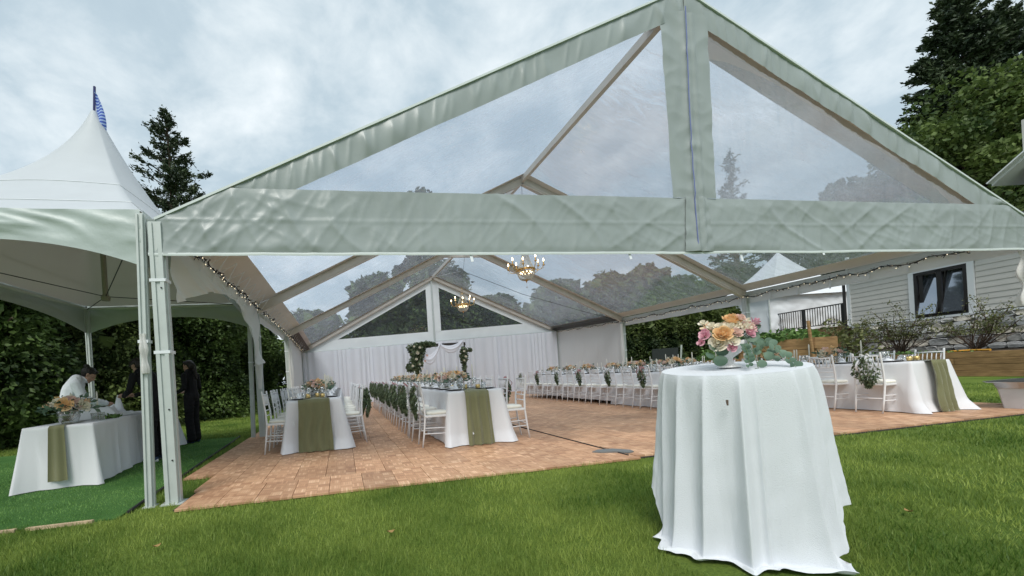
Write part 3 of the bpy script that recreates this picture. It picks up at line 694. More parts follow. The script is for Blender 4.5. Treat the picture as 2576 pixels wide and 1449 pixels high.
# ================================================================== CHAIR
def make_chair():
    t = thing('chiavari_chair', 'white wooden chiavari chair', 'chair')
    for s in (-1, 1):
        b = MB(); P = [(s*.165, -.262, 0), (s*.172, -.232, .2), (s*.178, -.205, .44), (s*.176, -.212, .62), (s*.17, -.245, .88), (s*.169, -.252, .935), (s*.169, -.253, .95)]
        b.tube(P, [.011, .013, .015, .014, .0125, .014, .009], 8); b.build('back_post', M_chair, t, True)
        b = MB(); b.tube([(s*.195, .205, 0), (s*.192, .195, .22), (s*.19, .185, .455)], [.010, .0125, .0145], 8); b.build('front_leg', M_chair, t, True)
        for z in (.185, .265):
            b = MB(); b.tube([(s*.188, .19, z), (s*.174, -.222, z+.012)], .0085, 6); b.build('side_stretcher', M_chair, t, True)
    b = MB(); b.box((0, -.005, .445), (.40, .41, .032)); b.build('seat_frame', M_chair, t, bevel=.008)
    b = MB(); b.lathe([(.0001, 0), (.245, 0), (.262, .012), (.262, .03), (.24, .045), (.0001, .052)], 24, (0, 0, .462), 1, 1)
    # squared cushion: superellipse
    def sq(p):
        x, y, z = p; r = math.hypot(x, y)
        if r < 1e-4: return p
        a = math.atan2(y, x); k = (abs(math.cos(a))**5+abs(math.sin(a))**5)**(-1/5); return (x*k*.73, y*k*.73, z)
    b.v = [sq(p) for p in b.v]; b.build('cushion', M_cush, t, True)
    for z, r in ((.895, .012), (.735, .0095), (.655, .0085), (.575, .0085)):
        y = lerp([.44, .62, .88], [-.205, -.212, -.245], z)
        b = MB(); b.tube([(-.172, y, z), (0, y-.012, z), (.172, y, z)], r, 6); b.build('back_rail', M_chair, t, True)
    for k in range(6):
        x = -.135+.054*k; b = MB(); b.tube([(x, -.228-.008, .735), (x, -.24, .815), (x, -.252-.006, .895)], [.0055, .008, .0055], 6); b.build('spindle', M_chair, t, True)
    for y, z in ((.196, .16), (.196, .24), (-.224, .23)):
        b = MB(); b.tube([(-.19, y, z), (.19, y, z)] if y > 0 else [(-.172, y, z), (.172, y, z)], .0085, 6); b.build('stretcher', M_chair, t, True)
    return t
CHAIR = [make_chair(), False]
def put_chair(x, y, rz, label, group):
    if not CHAIR[1]:
        CHAIR[1] = True; c = CHAIR[0]; c.location = (x, y, FT); c.rotation_euler = (0, 0, rz); c['label'] = label; c['group'] = group; return c
    return clone(CHAIR[0], None, (x, y, FT), rz, label, group)

# garland with ribbon that hangs on a chair back (local frame of the chair)
M_rib = {'white': mat('white_ribbon', (.80, .80, .82), .6, .2), 'pink': mat('dusty_pink_ribbon', (.46, .24, .25), .6, .2), 'blush': mat('blush_ribbon', (.62, .48, .48), .6, .2)}
def make_garland(seed, col, big):
    r = np.random.default_rng(seed); t = thing('chair_garland', 'x', 'garland')
    n = 420 if big else 240; h = .48 if big else .40; wd = .19 if big else .13
    u = r.uniform(0, 1, n)**.8; a = r.uniform(0, 2*PI, n); rad = wd*np.sin(PI*np.clip(u*.85+.12, 0, 1))*np.sqrt(r.uniform(0, 1, n))
    pos = np.stack([rad*np.cos(a)+.05*u, -.275-.03-rad*.45*np.abs(np.sin(a)), .885-h*u], 1)
    dr_ = np.stack([np.cos(a)*.5, -.3*np.ones(n), -.9*np.ones(n)], 1)
    v, f = leaves(pos, .070, r, dr_, .34, 1.1); obj('foliage', nmesh(v, f), M_garl, t)
    rr = random.Random(seed)
    for s in (-1, 1):
        L = rr.uniform(.30, .5) if big else rr.uniform(.22, .4); x0 = .01*s
        b = MB(); b.sheet(lambda q, w: (x0+s*(.02+.06*q+.012*math.sin(6*q))+.03*(w-.5), -.30-.07*math.sin(PI*min(1, q*1.3))*.8-.02*math.sin(8*q+s), .91-L*q), 14, 1); b.build('ribbon_tail', M_rib[col], t, True)
    for s in (-1, 1):
        b = MB(); b.sheet(lambda q, w: (s*(.005+.055*math.sin(PI*q)), -.285-.03*math.sin(2*PI*q), .905+.035*math.sin(PI*q)*math.cos(PI*q)*1.6+.022*(w-.5)), 12, 1); b.build('bow_loop', M_rib[col], t, True)
    return t
GARL = {(c, bg): make_garland(k, c, bg) for k, (c, bg) in enumerate((('white', True), ('pink', True), ('blush', True), ('white', False), ('pink', False)))}
GUSED = set()
def put_garland(ch, col, big, label, group):
    k = (col, big); g = GARL[k]
    if k not in GUSED: GUSED.add(k); g.location = ch.location; g.rotation_euler = ch.rotation_euler; g['label'] = label; g['group'] = group; return g
    return clone(g, None, ch.location, ch.rotation_euler[2], label, group)

# ================================================================== BANQUET TABLES
TZ = .775
def cloth_mesh(hx, hy, h, seed, amp=.034, flare=.045, hem=.012, pull=None, n=240, rows=22, r0=.02):
    """cloth over a rectangular top: flat top, rounded edge, sides that hang in folds; z=0 is the floor below, top at h"""
    pts = []; per = 4*(hx+hy)
    for k in range(n):
        s = k/n*per
        if s < 2*hx: pts.append((-hx+s, -hy, 0, -1))
        elif s < 2*hx+2*hy: pts.append((hx, -hy+s-2*hx, 1, 0))
        elif s < 4*hx+2*hy: pts.append((hx-(s-2*hx-2*hy), hy, 0, 1))
        else: pts.append((-hx, hy-(s-4*hx-2*hy), -1, 0))
    b = MB()
    for i in range(rows+1):
        t = i/rows
        for k, (x, y, nx, ny) in enumerate(pts):
            cx = max(0, 1-(hx-abs(x))/.16) if abs(ny) else max(0, 1-(hy-abs(y))/.16)   # nearness of a corner
            cx2 = max(0, 1-(min(hx-abs(x)+.0, 9) if abs(ny) else min(hy-abs(y), 9))/.14)
            s = k/n*per; f = nz(s*2.3, t*.35, seed)*1.2+(max(0, ridged(s*2.9, t*.45, seed+4))**3-.25)*1.1+nz(s*7.5, t*.5, seed+9)*.35
            o = t*flare+amp*f*(t**.7)+.11*cx2*t**1.1
            dx, dy = nx*o, ny*o
            if cx2 > 0:
                dx += (1 if x > 0 else -1)*cx2*.07*t*(1 if abs(ny) else .0); dy += (1 if y > 0 else -1)*cx2*.07*t*(1 if abs(nx) else .0)
            z = h*(1-t)+hem*t
            if pull: dx2, dy2, dz2 = pull(x, y, t); dx += dx2; dy += dy2; z += dz2
            if i == 0: dx = dx-nx*.004; dy = dy-ny*.004
            b.v.append((x+dx, y+dy, max(z+.008*t*nz(s*3, 1, seed)*t, hem if not pull else .006)))
    for i in range(rows):
        for k in range(n):
            b.f.append((i*n+k, (i+1)*n+k, (i+1)*n+(k+1) % n, i*n+(k+1) % n))
    b.f.append(tuple(range(n)))
    return b.mesh('cloth', True)
def long_table(x0, x1, y0, y1, nseg, rowname, seed, runner_w, drop=True):
    """a run of folding tables set end to end, each under its own cloth"""
    L = (y1-y0)/nseg; xc = (x0+x1)/2
    order = ['first', 'second', 'third', 'fourth', 'fifth']
    for k in range(nseg):
        yc = y0+L*(k+.5)
        t = thing('banquet_table', '%s table from the lawn under the white cloths of the %s' % (order[k], rowname), 'table', (xc, yc, FT))
        b = MB(); b.box((0, 0, TZ-.02), (x1-x0-.03, L-.03, .03)); b.build('tabletop', M_board, t)
        for sx in (-1, 1):
            for sy in (-1, 1):
                b = MB(); b.tube([(sx*(x1-x0)*.36, sy*L*.38, 0), (sx*(x1-x0)*.36, sy*L*.38, TZ-.035)], .014, 6); b.build('leg', M_blackmetal, t)
        pull = None
        if k == 0:
            def pull(x, y, t, sd=seed):
                if y > -(L/2)+.02 and abs(x) < (x1-x0)/2-.01: return (0, 0, 0)
                q = max(0, 1-abs(y+L/2)/.25)
                e = max(0, (t-.80)/.2)*q
                return (.03*nz(x*7, t, sd)*e, -.05*e*(1+nz(x*6, 2, sd))-.02*t*q, 0)
        o = obj('tablecloth', cloth_mesh((x1-x0)/2, L/2-.003, TZ+.002, seed+k*3, pull=pull, hem=.01 if k == 0 else .05+.03*((k+seed) % 3)), M_cloth2)
        o.location = (xc, yc, FT); tag(o, 'white cloth over the %s table from the lawn in the %s' % (order[k], rowname), 'tablecloth')
    # sage runner over the length of the row and down the near end
    b = MB(); hw = runner_w/2; zt = FT+TZ+.012
    def rn(u, v):
        w = (2*v-1)*hw; s = u*(y1-y0+.80)
        if s < .80:
            q = s/.80; z = FT+.012+(zt-FT-.012)*q; fl = 1+.10*(1-q)
            return (xc+w*fl+.01*nz(w*8, q*2, seed), y0-.060-.10*(1-q)-.030*math.sin(w/hw*9+nz(0, q*2, seed)*2.5+seed)*(1-q*.45)-.012*abs(math.sin(w/hw*21+q*2))*(1-q*.5)-.012, z)
        y = y0-.035+(s-.80)
        return (xc+w*(.55+.45*math.exp(-(s-.80)/.3)), y, zt+.003*math.sin(w*40))
    b.sheet(rn, 120, 22)
    tag(b.build('table_runner', M_sage, None, True), 'sage green runner along and over the lawn end of the %s' % rowname, 'runner')

# blossoms
M_peach = leaf_mat('peach_petals', (.78, .52, .33), (.87, .70, .52), transl=.3, nscale=9, rough=.6, spec=.2)
M_cream = leaf_mat('cream_petals', (.82, .74, .58), (.88, .85, .74), transl=.3, nscale=9, rough=.6, spec=.2)
M_blush = leaf_mat('blush_petals', (.74, .48, .42), (.86, .70, .62), transl=.3, nscale=9, rough=.6, spec=.2)
M_pink = leaf_mat('pink_petals', (.62, .24, .33), (.78, .48, .54), transl=.3, nscale=9, rough=.6, spec=.2)
M_apricot = leaf_mat('apricot_petals', (.82, .50, .22), (.89, .68, .42), transl=.3, nscale=9, rough=.6, spec=.2)
def rose_mesh(r, seed, rings=4, openness=1.):
    """cupped petals in rings round a tight centre"""
    rr = random.Random(seed); b = MB()
    for k in range(rings):
        np_ = 3+(k+1)//2*1; R = r*(.20+.74*(k/(rings-1))**.9)*openness; H = r*(1.0-.22*k/(rings-1)); tilt = .05+.55*(k/(rings-1))**2
        for j in range(np_):
            a0 = 2*PI*(j/np_)+k*.9+rr.uniform(-.2, .2); wid = 2*PI/np_*.72
            def pt(u, v):
                a = a0+(u-.5)*wid*1.5*(1-.25*v); edge = 1-.22*(2*u-1)**2*v
                rad = R*(.30+.70*math.sin(v*1.45)**.8)*(1+.30*tilt*v**3)*(1-.06*(2*u-1)**2); z = H*v*edge*(1-.30*tilt*v*v)-.30*r*k/(rings-1)
                return (rad*math.cos(a), rad*math.sin(a), z)
            b.sheet(pt, 5, 4)
    b.ball((0, 0, r*.35), r*.22, 6, 4)
    return b.mesh('rose', True)
ROSE = {}
def rose(kind, mtl, r, seed, rings=4, op=1.):
    k = (kind, rings)
    if k not in ROSE: ROSE[k] = rose_mesh(1., seed, rings, op); ROSE[k].materials.append(mtl)
    return ROSE[k]
def bloom(parent, name, kind, mtl, r, loc, axis, rings=4):
    o = obj(name, rose(kind, mtl, r, hash(kind) % 97 if False else len(kind)*7, rings), None, parent)
    o.location = loc; o.scale = (r, r, r); o.rotation_mode = 'QUATERNION'; o.rotation_quaternion = Vector(axis).to_track_quat('Z', 'Y'); return o
def make_centre(seed):
    """low glass bowl of roses and eucalyptus"""
    r = random.Random(seed); nr = np.random.default_rng(seed); t = thing('flower_centrepiece', 'x', 'flowers')
    b = MB(); b.lathe([(.05, 0), (.06, .01), (.075, .05), (.078, .10), (.073, .10), (.068, .05), (.02, .015)], 14); b.build('bowl', M_glass, t, True)
    kinds = (('cream', M_cream), ('peach', M_peach), ('blush', M_blush), ('apricot', M_apricot), ('cream', M_cream), ('peach', M_peach))
    for k in range(11):
        a = k*2.4+r.uniform(-.3, .3); ph = .15+1.15*math.sqrt(k/11); d = Vector((math.sin(ph)*math.cos(a), math.sin(ph)*math.sin(a), math.cos(ph)))
        kd, mt = kinds[(k*5+seed) % 6]; bloom(t, 'rose', kd, mt, r.uniform(.038, .058), Vector((0, 0, .10))+Vector((d.x*.135, d.y*.135, d.z*.10)), d, 3)
    n = 90; a = nr.uniform(0, 2*PI, n); ph = nr.uniform(.6, 1.75, n); R = nr.uniform(.10, .20, n)
    pos = np.stack([R*np.sin(ph)*np.cos(a), R*np.sin(ph)*np.sin(a), .10+R*.8*np.cos(ph)], 1); v, f = leaves(pos, .055, nr, np.stack([np.cos(a), np.sin(a), .2*np.ones(n)], 1), .5, .7)
    stuff(obj('greenery', nmesh(v, f), M_euca, t)); return t
CENT = [make_centre(k+3) for k in range(3)]; CU = [False]*3
def put_centre(k, x, y, z, rz, label, group, s=1.):
    k %= 3
    if not CU[k]: CU[k] = True; c = CENT[k]; c.location = (x, y, z); c.rotation_euler = (0, 0, rz); c['label'] = label; c['group'] = group
    else: c = clone(CENT[k], None, (x, y, z), rz, label, group)
    c.scale = (s, s, s); return c
def make_proto(name, cat, parts):
    t = thing(name, 'x', cat)
    for nm, mb, m in parts: mb.build(nm, m, t, True)
    return t
def taper(h):
    return make_proto('taper_candle', 'candle', (('candle', MB().lathe([(.011, .05), (.0105, .05+h*.9), (.006, .05+h*.98), (.0015, .05+h)], 8), M_wick), ('holder', MB().lathe([(.035, 0), (.036, .006), (.01, .014), (.008, .04), (.014, .05), (.014, .07)], 10), M_glass)))
PROTO = {'tall': taper(.33), 'short': taper(.24),
 'votive': make_proto('votive', 'votive', (('cup', MB().lathe([(.03, 0), (.034, .004), (.036, .06), (.033, .06), (.03, .008)], 12), M_gold), ('wax', MB().lathe([(.029, .01), (.029, .035)], 10), M_wick))),
 'charger': make_proto('place_setting', 'plate', (('charger', MB().lathe([(.09, 0), (.155, .010), (.165, .014), (.155, .014), (.09, .005)], 20), M_charger), ('plate', MB().lathe([(.07, .007), (.125, .020), (.13, .022), (.12, .021), (.07, .012)], 18), M_china))),
 'wine': make_proto('wine_glass', 'glass', (('bowl', MB().lathe([(.004, .075), (.03, .09), (.038, .125), (.033, .175), (.031, .175), (.036, .125), (.028, .093)], 12), M_glass), ('stem', MB().lathe([(.033, 0), (.033, .003), (.005, .008), (.004, .076)], 10), M_glass))),
 'tumbler': make_proto('tumbler', 'glass', (('cup', MB().lathe([(.032, 0), (.036, .10), (.034, .10), (.030, .006)], 12), M_glass),)),
 'teacup': make_proto('tea_cup', 'cup', (('cup', MB().lathe([(.022, .01), (.040, .03), (.044, .065), (.041, .065), (.037, .032)], 14), M_china), ('saucer', MB().lathe([(.04, 0), (.068, .010), (.07, .012), (.04, .006)], 14), M_china)))}
def nap(u, v):
    return (.12*(u-.5)*(1.25-v*.9), .035*math.sin(5*PI*u)*(1-v*.6)+.01, .012+.10*v**1.1)
PROTO['napkin'] = make_proto('napkin', 'napkin', (('napkin_fan', MB().sheet(lambda u, v: (.11*(u-.5)*(1.3-v*.7), .02*math.sin(7*PI*u)*(.4+v)+.02*(v-.5), .0+.085*math.sin(PI*(.25+.5*u))*v), 20, 4), M_napkin), ('napkin_fold', MB().lathe([(.055, 0), (.052, .022), (.03, .05), (.001, .062)], 10, sy=.7), M_napkin)))
PU = set()
def put(kind, x, y, z, rz, label, group):
    o = PROTO[kind]
    if kind not in PU: PU.add(kind); o.location = (x, y, z); o.rotation_euler = (0, 0, rz); o['label'] = label; o['group'] = group; return o
    return clone(o, None, (x, y, z), rz, label, group)

ORD = ['first', 'second', 'third', 'fourth', 'fifth', 'sixth', 'seventh', 'eighth', 'ninth', 'tenth', 'eleventh', 'twelfth', 'thirteenth', 'fourteenth', 'fifteenth', 'sixteenth']
ROWS = [  # name, x0, x1, y0, y1, nseg, runner width, seats on -x side, seats on +x side
 ('left row', .80, 1.62, 2.16, 9.3, 3, .46, np.arange(2.32, 9.2, .64), np.arange(2.62, 9.2, .64)),
 ('centre row', 3.13, 3.95, 1.42, 10.9, 4, .36, np.arange(1.66, 10.7, .62), np.arange(1.62, 10.7, .66)),
 ('inner right row', 8.42, 9.22, 2.55, 9.75, 3, .42, np.arange(2.85, 9.6, .61), np.arange(2.85, 9.6, .61)),
 ('outer right row', 10.12, 10.92, .42, 7.6, 3, .27, np.arange(.78, 7.3, .60), np.arange(.85, 7.3, .60)),
]
for ri, (nm, x0, x1, y0, y1, ns, rw, sa, sb) in enumerate(ROWS):
    long_table(x0, x1, y0, y1, ns, nm, 11+ri*17, rw)
    zt = FT+TZ+.006; xc = (x0+x1)/2; R = random.Random(50+ri)
    for side, seats in ((-1, sa), (1, sb)):
        sn = {(-1, 0): 'hedge side', (1, 0): 'aisle side', (-1, 1): 'aisle side', (1, 1): 'open floor side', (-1, 2): 'open floor side', (1, 2): 'house side', (-1, 3): 'dance floor side', (1, 3): 'house side'}[(side, ri)]
        for k, y in enumerate(seats):
            back = {0: (.29, .27), 1: (.36, .33), 2: (.30, .22), 3: (.24, .30)}[ri][0 if side < 0 else 1]+R.uniform(-.03, .03)
            x = (x0-back+.20) if side < 0 else (x1+back-.20)
            rz = (-PI/2 if side < 0 else PI/2)+R.uniform(-.05, .05)
            ch = put_chair(x, y+R.uniform(-.03, .03), rz, '%s white chiavari chair from the lawn, %s of the %s' % (ORD[k], sn, nm), 'chairs on the %s of the %s' % (sn, nm))
            gl = None
            if ri == 1 and side < 0: gl = (('blush', 'pink', 'white')[k % 3] if k else 'blush', True)
            elif ri == 1 and side > 0 and k % 2 == 1: gl = (('pink', 'white')[k//2 % 2], False)
            elif ri == 0 and side > 0: gl = ('white' if k % 2 == 0 else 'blush', True) if k < 6 else None
            elif ri == 0 and side < 0 and k in (2, 4): gl = ('white', False)
            elif ri == 2 and side < 0 and k % 2 == 1: gl = (('pink', 'white')[(k//2) % 2], False)
            elif ri == 3 and side < 0 and k in (0, 2, 4): gl = ('white', True)
            if gl: put_garland(ch, gl[0], gl[1], 'garland with %s ribbon on %s chair from lawn, %s, %s' % ({'white': 'white', 'pink': 'pink', 'blush': 'blush'}[gl[0]], ORD[k], sn, nm), '%s garlands on the %s of the %s' % (gl[0], sn, nm))
            sx = side*((x1-x0)/2-.18); gx = side*((x1-x0)/2-.31); where = 'along the %s of the %s' % (sn, nm); wl = 'from the lawn, %s, %s' % (sn, nm)
            put('charger', xc+sx, y, zt, 0, ORD[k]+' dark charger with white plate '+wl, 'place settings '+where)
            if k % 2 == 0 or ri != 1: put('napkin', xc+sx+R.uniform(-.02, .02), y+.01, zt+.014, R.uniform(-.4, .4)+PI/2, 'white folded napkin on the '+ORD[k]+' plate '+wl, 'napkins '+where)
            put('wine', xc+gx, y+.13, zt, 0, ORD[k]+' stemmed wine glass '+wl, 'wine glasses '+where)
            if y < 6: put('tumbler', xc+gx+side*.05, y-.14, zt, 0, ORD[k]+' clear tumbler '+wl, 'tumblers '+where)
            if y < 5: put('teacup', xc+sx+side*-.02, y+.26, zt, R.uniform(0, 6), ORD[k]+' white tea cup on saucer '+wl, 'tea cups '+where)
    ys = np.arange(y0+(.95 if ri != 3 else 1.3), y1-.2, .86 if ri < 2 else 1.05)
    for k, y in enumerate(ys):
        put_centre(k+ri, xc+R.uniform(-.03, .03), y, zt+.008, R.uniform(0, 6), '%s bowl of peach and cream roses from the lawn, %s' % (ORD[k], nm), 'rose centrepieces on the %s' % nm, 1.2 if k else 1.32)
        for dx, dy, kd in ((.12, .40, 'tall'), (-.14, .46, 'short'), (.16, -.36, 'short' if k % 2 else 'tall')):
            put(kd, xc+dx, y+dy+R.uniform(-.05, .05), zt+.012, 0, '%s ivory taper candle among the flowers of the %s' % ('taller' if kd == 'tall' else 'shorter', nm), '%s taper candles on the %s' % (kd, nm))
    for k in range(4 if ri < 2 else 2):
        put('votive', xc+(-.10, .12, .02, -.16)[k], y0+(.18, .22, .55, .62)[k], zt+.012, 0, 'gold votive cup near the lawn end of the %s' % nm, 'gold votives on the %s' % nm)
# care tag on the centre runner
b = MB(); b.box((3.40, 1.42-.165, FT+.17), (.055, .004, .03), Matrix.Rotation(-.4, 3, 'Y')); tag(b.build('fabric_tag', M_strap), 'small white fabric tag at the hem of the centre runner', 'tag')

# ================================================================== COCKTAIL TABLE
CX, CY, CH = 3.86, -2.30, 1.0
t = thing('cocktail_table', 'round high cocktail table under the white cloth on the lawn', 'table', (CX, CY, 0)); VA = math.atan2(-4.298-CY, 1.642-CX)
b = MB(); b.lathe([(.325, CH-.04), (.33, CH-.03), (.33, CH-.016), (.325, CH-.012)], 40); b.v = [(x, y, z-.085*(x*math.cos(VA)+y*math.sin(VA))) for x, y, z in b.v]; b.build('tabletop', M_board, t)
b = MB(); b.tube([(0, 0, .03), (0, 0, CH-.03)], .035, 12); b.build('column', M_blackmetal, t)
b = MB(); b.lathe([(.28, 0), (.28, .012), (.05, .03)], 24); b.build('foot_plate', M_blackmetal, t)
VA = math.atan2(-4.298-CY, 1.642-CX)      # direction towards the near lawn side
FOLDS = [(-1.40, .045, .16, .1), (-1.12, .060, .10, .15), (-.74, .085, .13, .05), (-.34, .100, .11, -.14), (.08, .115, .095, .03), (.26, .035, .05, .16), (.76, .080, .09, .62), (1.04, .065, .08, .60), (1.34, .06, .09, .5), (1.75, .06, .14, .3), (2.3, .06, .16, .1), (2.9, .06, .16, -.1), (-1.85, .06, .15, -.2), (-2.4, .06, .16, -.1)]
TILT = .085      # the lawn falls towards its near side, so the table leans that way
def lean(p):
    return (p[0], p[1], p[2]-TILT*((p[0]-CX)*math.cos(VA)+(p[1]-CY)*math.sin(VA))*min(1, p[2]/CH)**1.5)
def cocktail(u, v):
    a = (u*2-1)*PI; t = v
    # hem: on the ground in front, lifted at the sides and back where the cloth hangs free
    front = max(0, math.cos(a)); hang = .03+.27*max(0, 1-front*1.9)**1.0 if front < .9 else .02
    hang = lerp([0, .55, .85, 1.10, 1.22, 1.34, 3.2], [.0, .0, .01, .03, .07, .28, .32], abs(a))
    L = CH+.003; fall = L-hang+(.10 if hang < .03 else 0)
    s = t*fall
    f = 0
    for (fa, am, wd, sl) in FOLDS:
        d = a-fa-(sl*.32)*t; d = (d+PI) % (2*PI)-PI; w = wd*(.45+.55*t)
        f += am*math.exp(-abs(d/w)**1.35)*(t**.6)*(1.1 if abs(a) < 1.3 else .85)
    f += .014*nz(a*4, t*2.3, 2)*t+.006*nz(a*11, t*5, 6)*t+.006*nz(a*2.5+t*3, t*8, 9)*t
    z = L-s; r = .356-.010*math.exp(-t*30)-.004*t-.010*t*math.cos(a*2)+f*.80
    if z < .02:           # pooled part lies outward on the grass
        e = .02-z; r += e*.8*(.6+.8*abs(nz(a*3, 1, 5)))+.0; z = .018+.035*abs(math.sin(e*26+a*5))*min(1, e*20)*(.4+.9*abs(nz(a*4, 3, 2)))
    if z < .16: r += .03*(1-z/.16)**1.5*(.35+nz(a*1.4, 0, 4))
    # cloth corner that trails to the right of the front
    if abs(a) > 1.2: r += .045*min(1, (abs(a)-1.2)/.12)*t
    r += .05*max(0, 1-abs(a+.75)/.45)*t**2.2+.035*max(0, 1-abs(a-.80)/.5)*t**2.2+.0*max(0, 1-abs(a+.98)/.35)*t**3
    an = VA+a
    return lean((CX+r*math.cos(an), CY+r*math.sin(an), z))
b = MB(); b.sheet(cocktail, 560, 90); b.sheet(lambda u, v: lean((CX+.3465*v*math.cos(2*PI*u), CY+.3465*v*math.sin(2*PI*u), CH+.003+.001*nz(5*u, v*3))), 64, 6)
tag(b.build('tablecloth', M_cloth, None, True), 'long white round cloth pooling on the grass over the high cocktail table', 'tablecloth')
b = MB(); b.tube([(CX+.40*math.cos(VA-.06), CY+.40*math.sin(VA-.06), .85), (CX+.41*math.cos(VA-.055), CY+.41*math.sin(VA-.055), .825)], [.006, .004], 6)
tag(b.build('dried_leaf', M_trunk), 'tiny dark dried leaf stuck on the front of the cocktail tablecloth', 'leaf')
# flowers in a white footed bowl
VX, VY, VZ = CX-.01, CY-.0, CH+.006
rv = Vector((math.cos(.187), -math.sin(.187), 0)); fv = Vector((math.sin(.187), math.cos(.187), 0))
fl = thing('flower_arrangement', 'white footed bowl of apricot, cream and pink roses with trailing eucalyptus', 'flowers', (VX, VY, VZ)); fl.scale = (.92, .92, .92)
b = MB(); b.lathe([(.062, 0), (.064, .006), (.03, .022), (.018, .045), (.022, .06), (.06, .09), (.095, .13), (.105, .165), (.100, .165), (.088, .13), (.05, .095)], 28); b.build('bowl', M_china, fl, True)
def fpos(r, z, d): return rv*r+Vector((0, 0, z))-fv*d
FL = [('apricot', M_apricot, .052, -.085, .205, .075, 6), ('apricot', M_apricot, .050, .005, .290, .03, 6), ('cream', M_cream, .050, -.105, .150, .06, 4), ('cream', M_cream, .042, -.030, .240, .065, 3), ('blush', M_blush, .034, -.022, .208, .10, 4), ('cream', M_cream, .040, .045, .235, .085, 3), ('blush', M_blush, .042, .078, .240, .065, 4), ('cream', M_cream, .036, .100, .275, .02, 3), ('pink', M_pink, .032, .050, .200, .11, 3), ('pink', M_pink, .030, -.165, .205, .03, 3), ('pink', M_pink, .028, -.145, .225, .0, 3), ('pink', M_pink, .034, .185, .275, -.01, 3), ('pink', M_pink, .028, .118, .228, .05, 3), ('pink', M_pink, .026, -.055, .120, .10, 3), ('pink', M_pink, .022, -.19, .165, .03, 3), ('cream', M_cream, .030, -.045, .158, .105, 3), ('blush', M_blush, .030, .040, .300, .06, 4), ('cream', M_cream, .030, -.095, .265, .0, 3), ('cream', M_cream, .026, -.135, .288, -.02, 3), ('cream', M_cream, .034, .01, .255, .06, 3), ('peach', M_peach, .045, .05, .26, -.07, 3), ('peach', M_peach, .045, -.05, .26, -.09, 3), ('cream', M_cream, .045, .0, .22, -.11, 3), ('cream', M_cream, .036, -.065, .25, .03, 3)]
for kd, mt, r, x, z, d, rg in FL:
    p = fpos(x, z, d); ax = (p-Vector((0, 0, .10))); ax.normalize(); ax = ax+Vector((0, 0, .1))-fv*.55
    bloom(fl, 'rose', kd, mt, r, p, ax, rg)
M_stem = mat('green_stem', (.10, .15, .06), .6)
b = MB()
for kd, mt, r, x, z, d, rg in FL: p = fpos(x, z, d); b.tube([(0, 0, .12), p*.5+Vector((0, 0, .06)), p-Vector((0, 0, r*.1))], .0025, 4)
stuff(b.build('stems', M_stem, fl))
def disc_leaf(b, c, d, nrm, r, asp=.9):
    d = Vector(d).normalized(); n = Vector(nrm); e = d.cross(n); e.normalize(); n = e.cross(d); c = Vector(c); k = len(b.v)
    b.v.append(tuple(c+d*r+n*r*.12))
    for j in range(12):
        a = 2*PI*j/12; b.v.append(tuple(c+d*(r-r*math.cos(a))+e*r*asp*math.sin(a)+n*r*.10*math.cos(2*a)))
    for j in range(12): b.f.append((k, k+1+j, k+1+(j+1) % 12))
rr = random.Random(5)
EUC = [((.02, .19, .10), (.05, -.02, .16), 6, .026), ((.10, .19, .03), (.165, .035, .13), 7, .026), ((-.09, .16, .02), (-.145, .045, .06), 5, .034), ((.04, .17, .12), (.09, .06, .15), 3, .030), ((.155, .17, .05), (.185, -.035, .27), 8, .021), ((.0, .14, .12), (-.045, .012, .21), 7, .014), ((.15, .25, -.02), (.16, .16, -.03), 4, .03)]
for (p0, p1, n, r) in EUC:
    A = fpos(*p0); B = fpos(*p1); mid = (A+B)/2+Vector((0, 0, .03))-fv*.02; pts = [A*(1-q)**2+mid*2*q*(1-q)+B*q*q for q in np.linspace(0, 1, n+1)]
    s = MB(); s.tube(pts, .002, 4); s.build('eucalyptus_stem', M_stem, fl)
    for i in range(1, n+1):
        for sd in ((-1, 1) if r < .024 else ((1,) if i % 2 else (-1,))):
            lf = MB(); d = Vector((rr.uniform(-1, 1)*.6, 0, 0)); dv = (rv*sd*1.0+Vector((0, 0, rr.uniform(-.5, .4)))-fv*rr.uniform(-.1, .5)); disc_leaf(lf, pts[i], dv, -fv+Vector((0, 0, rr.uniform(-.2, .8))), r*rr.uniform(.75, 1.15)); lf.build('leaf', M_euca, fl, True)

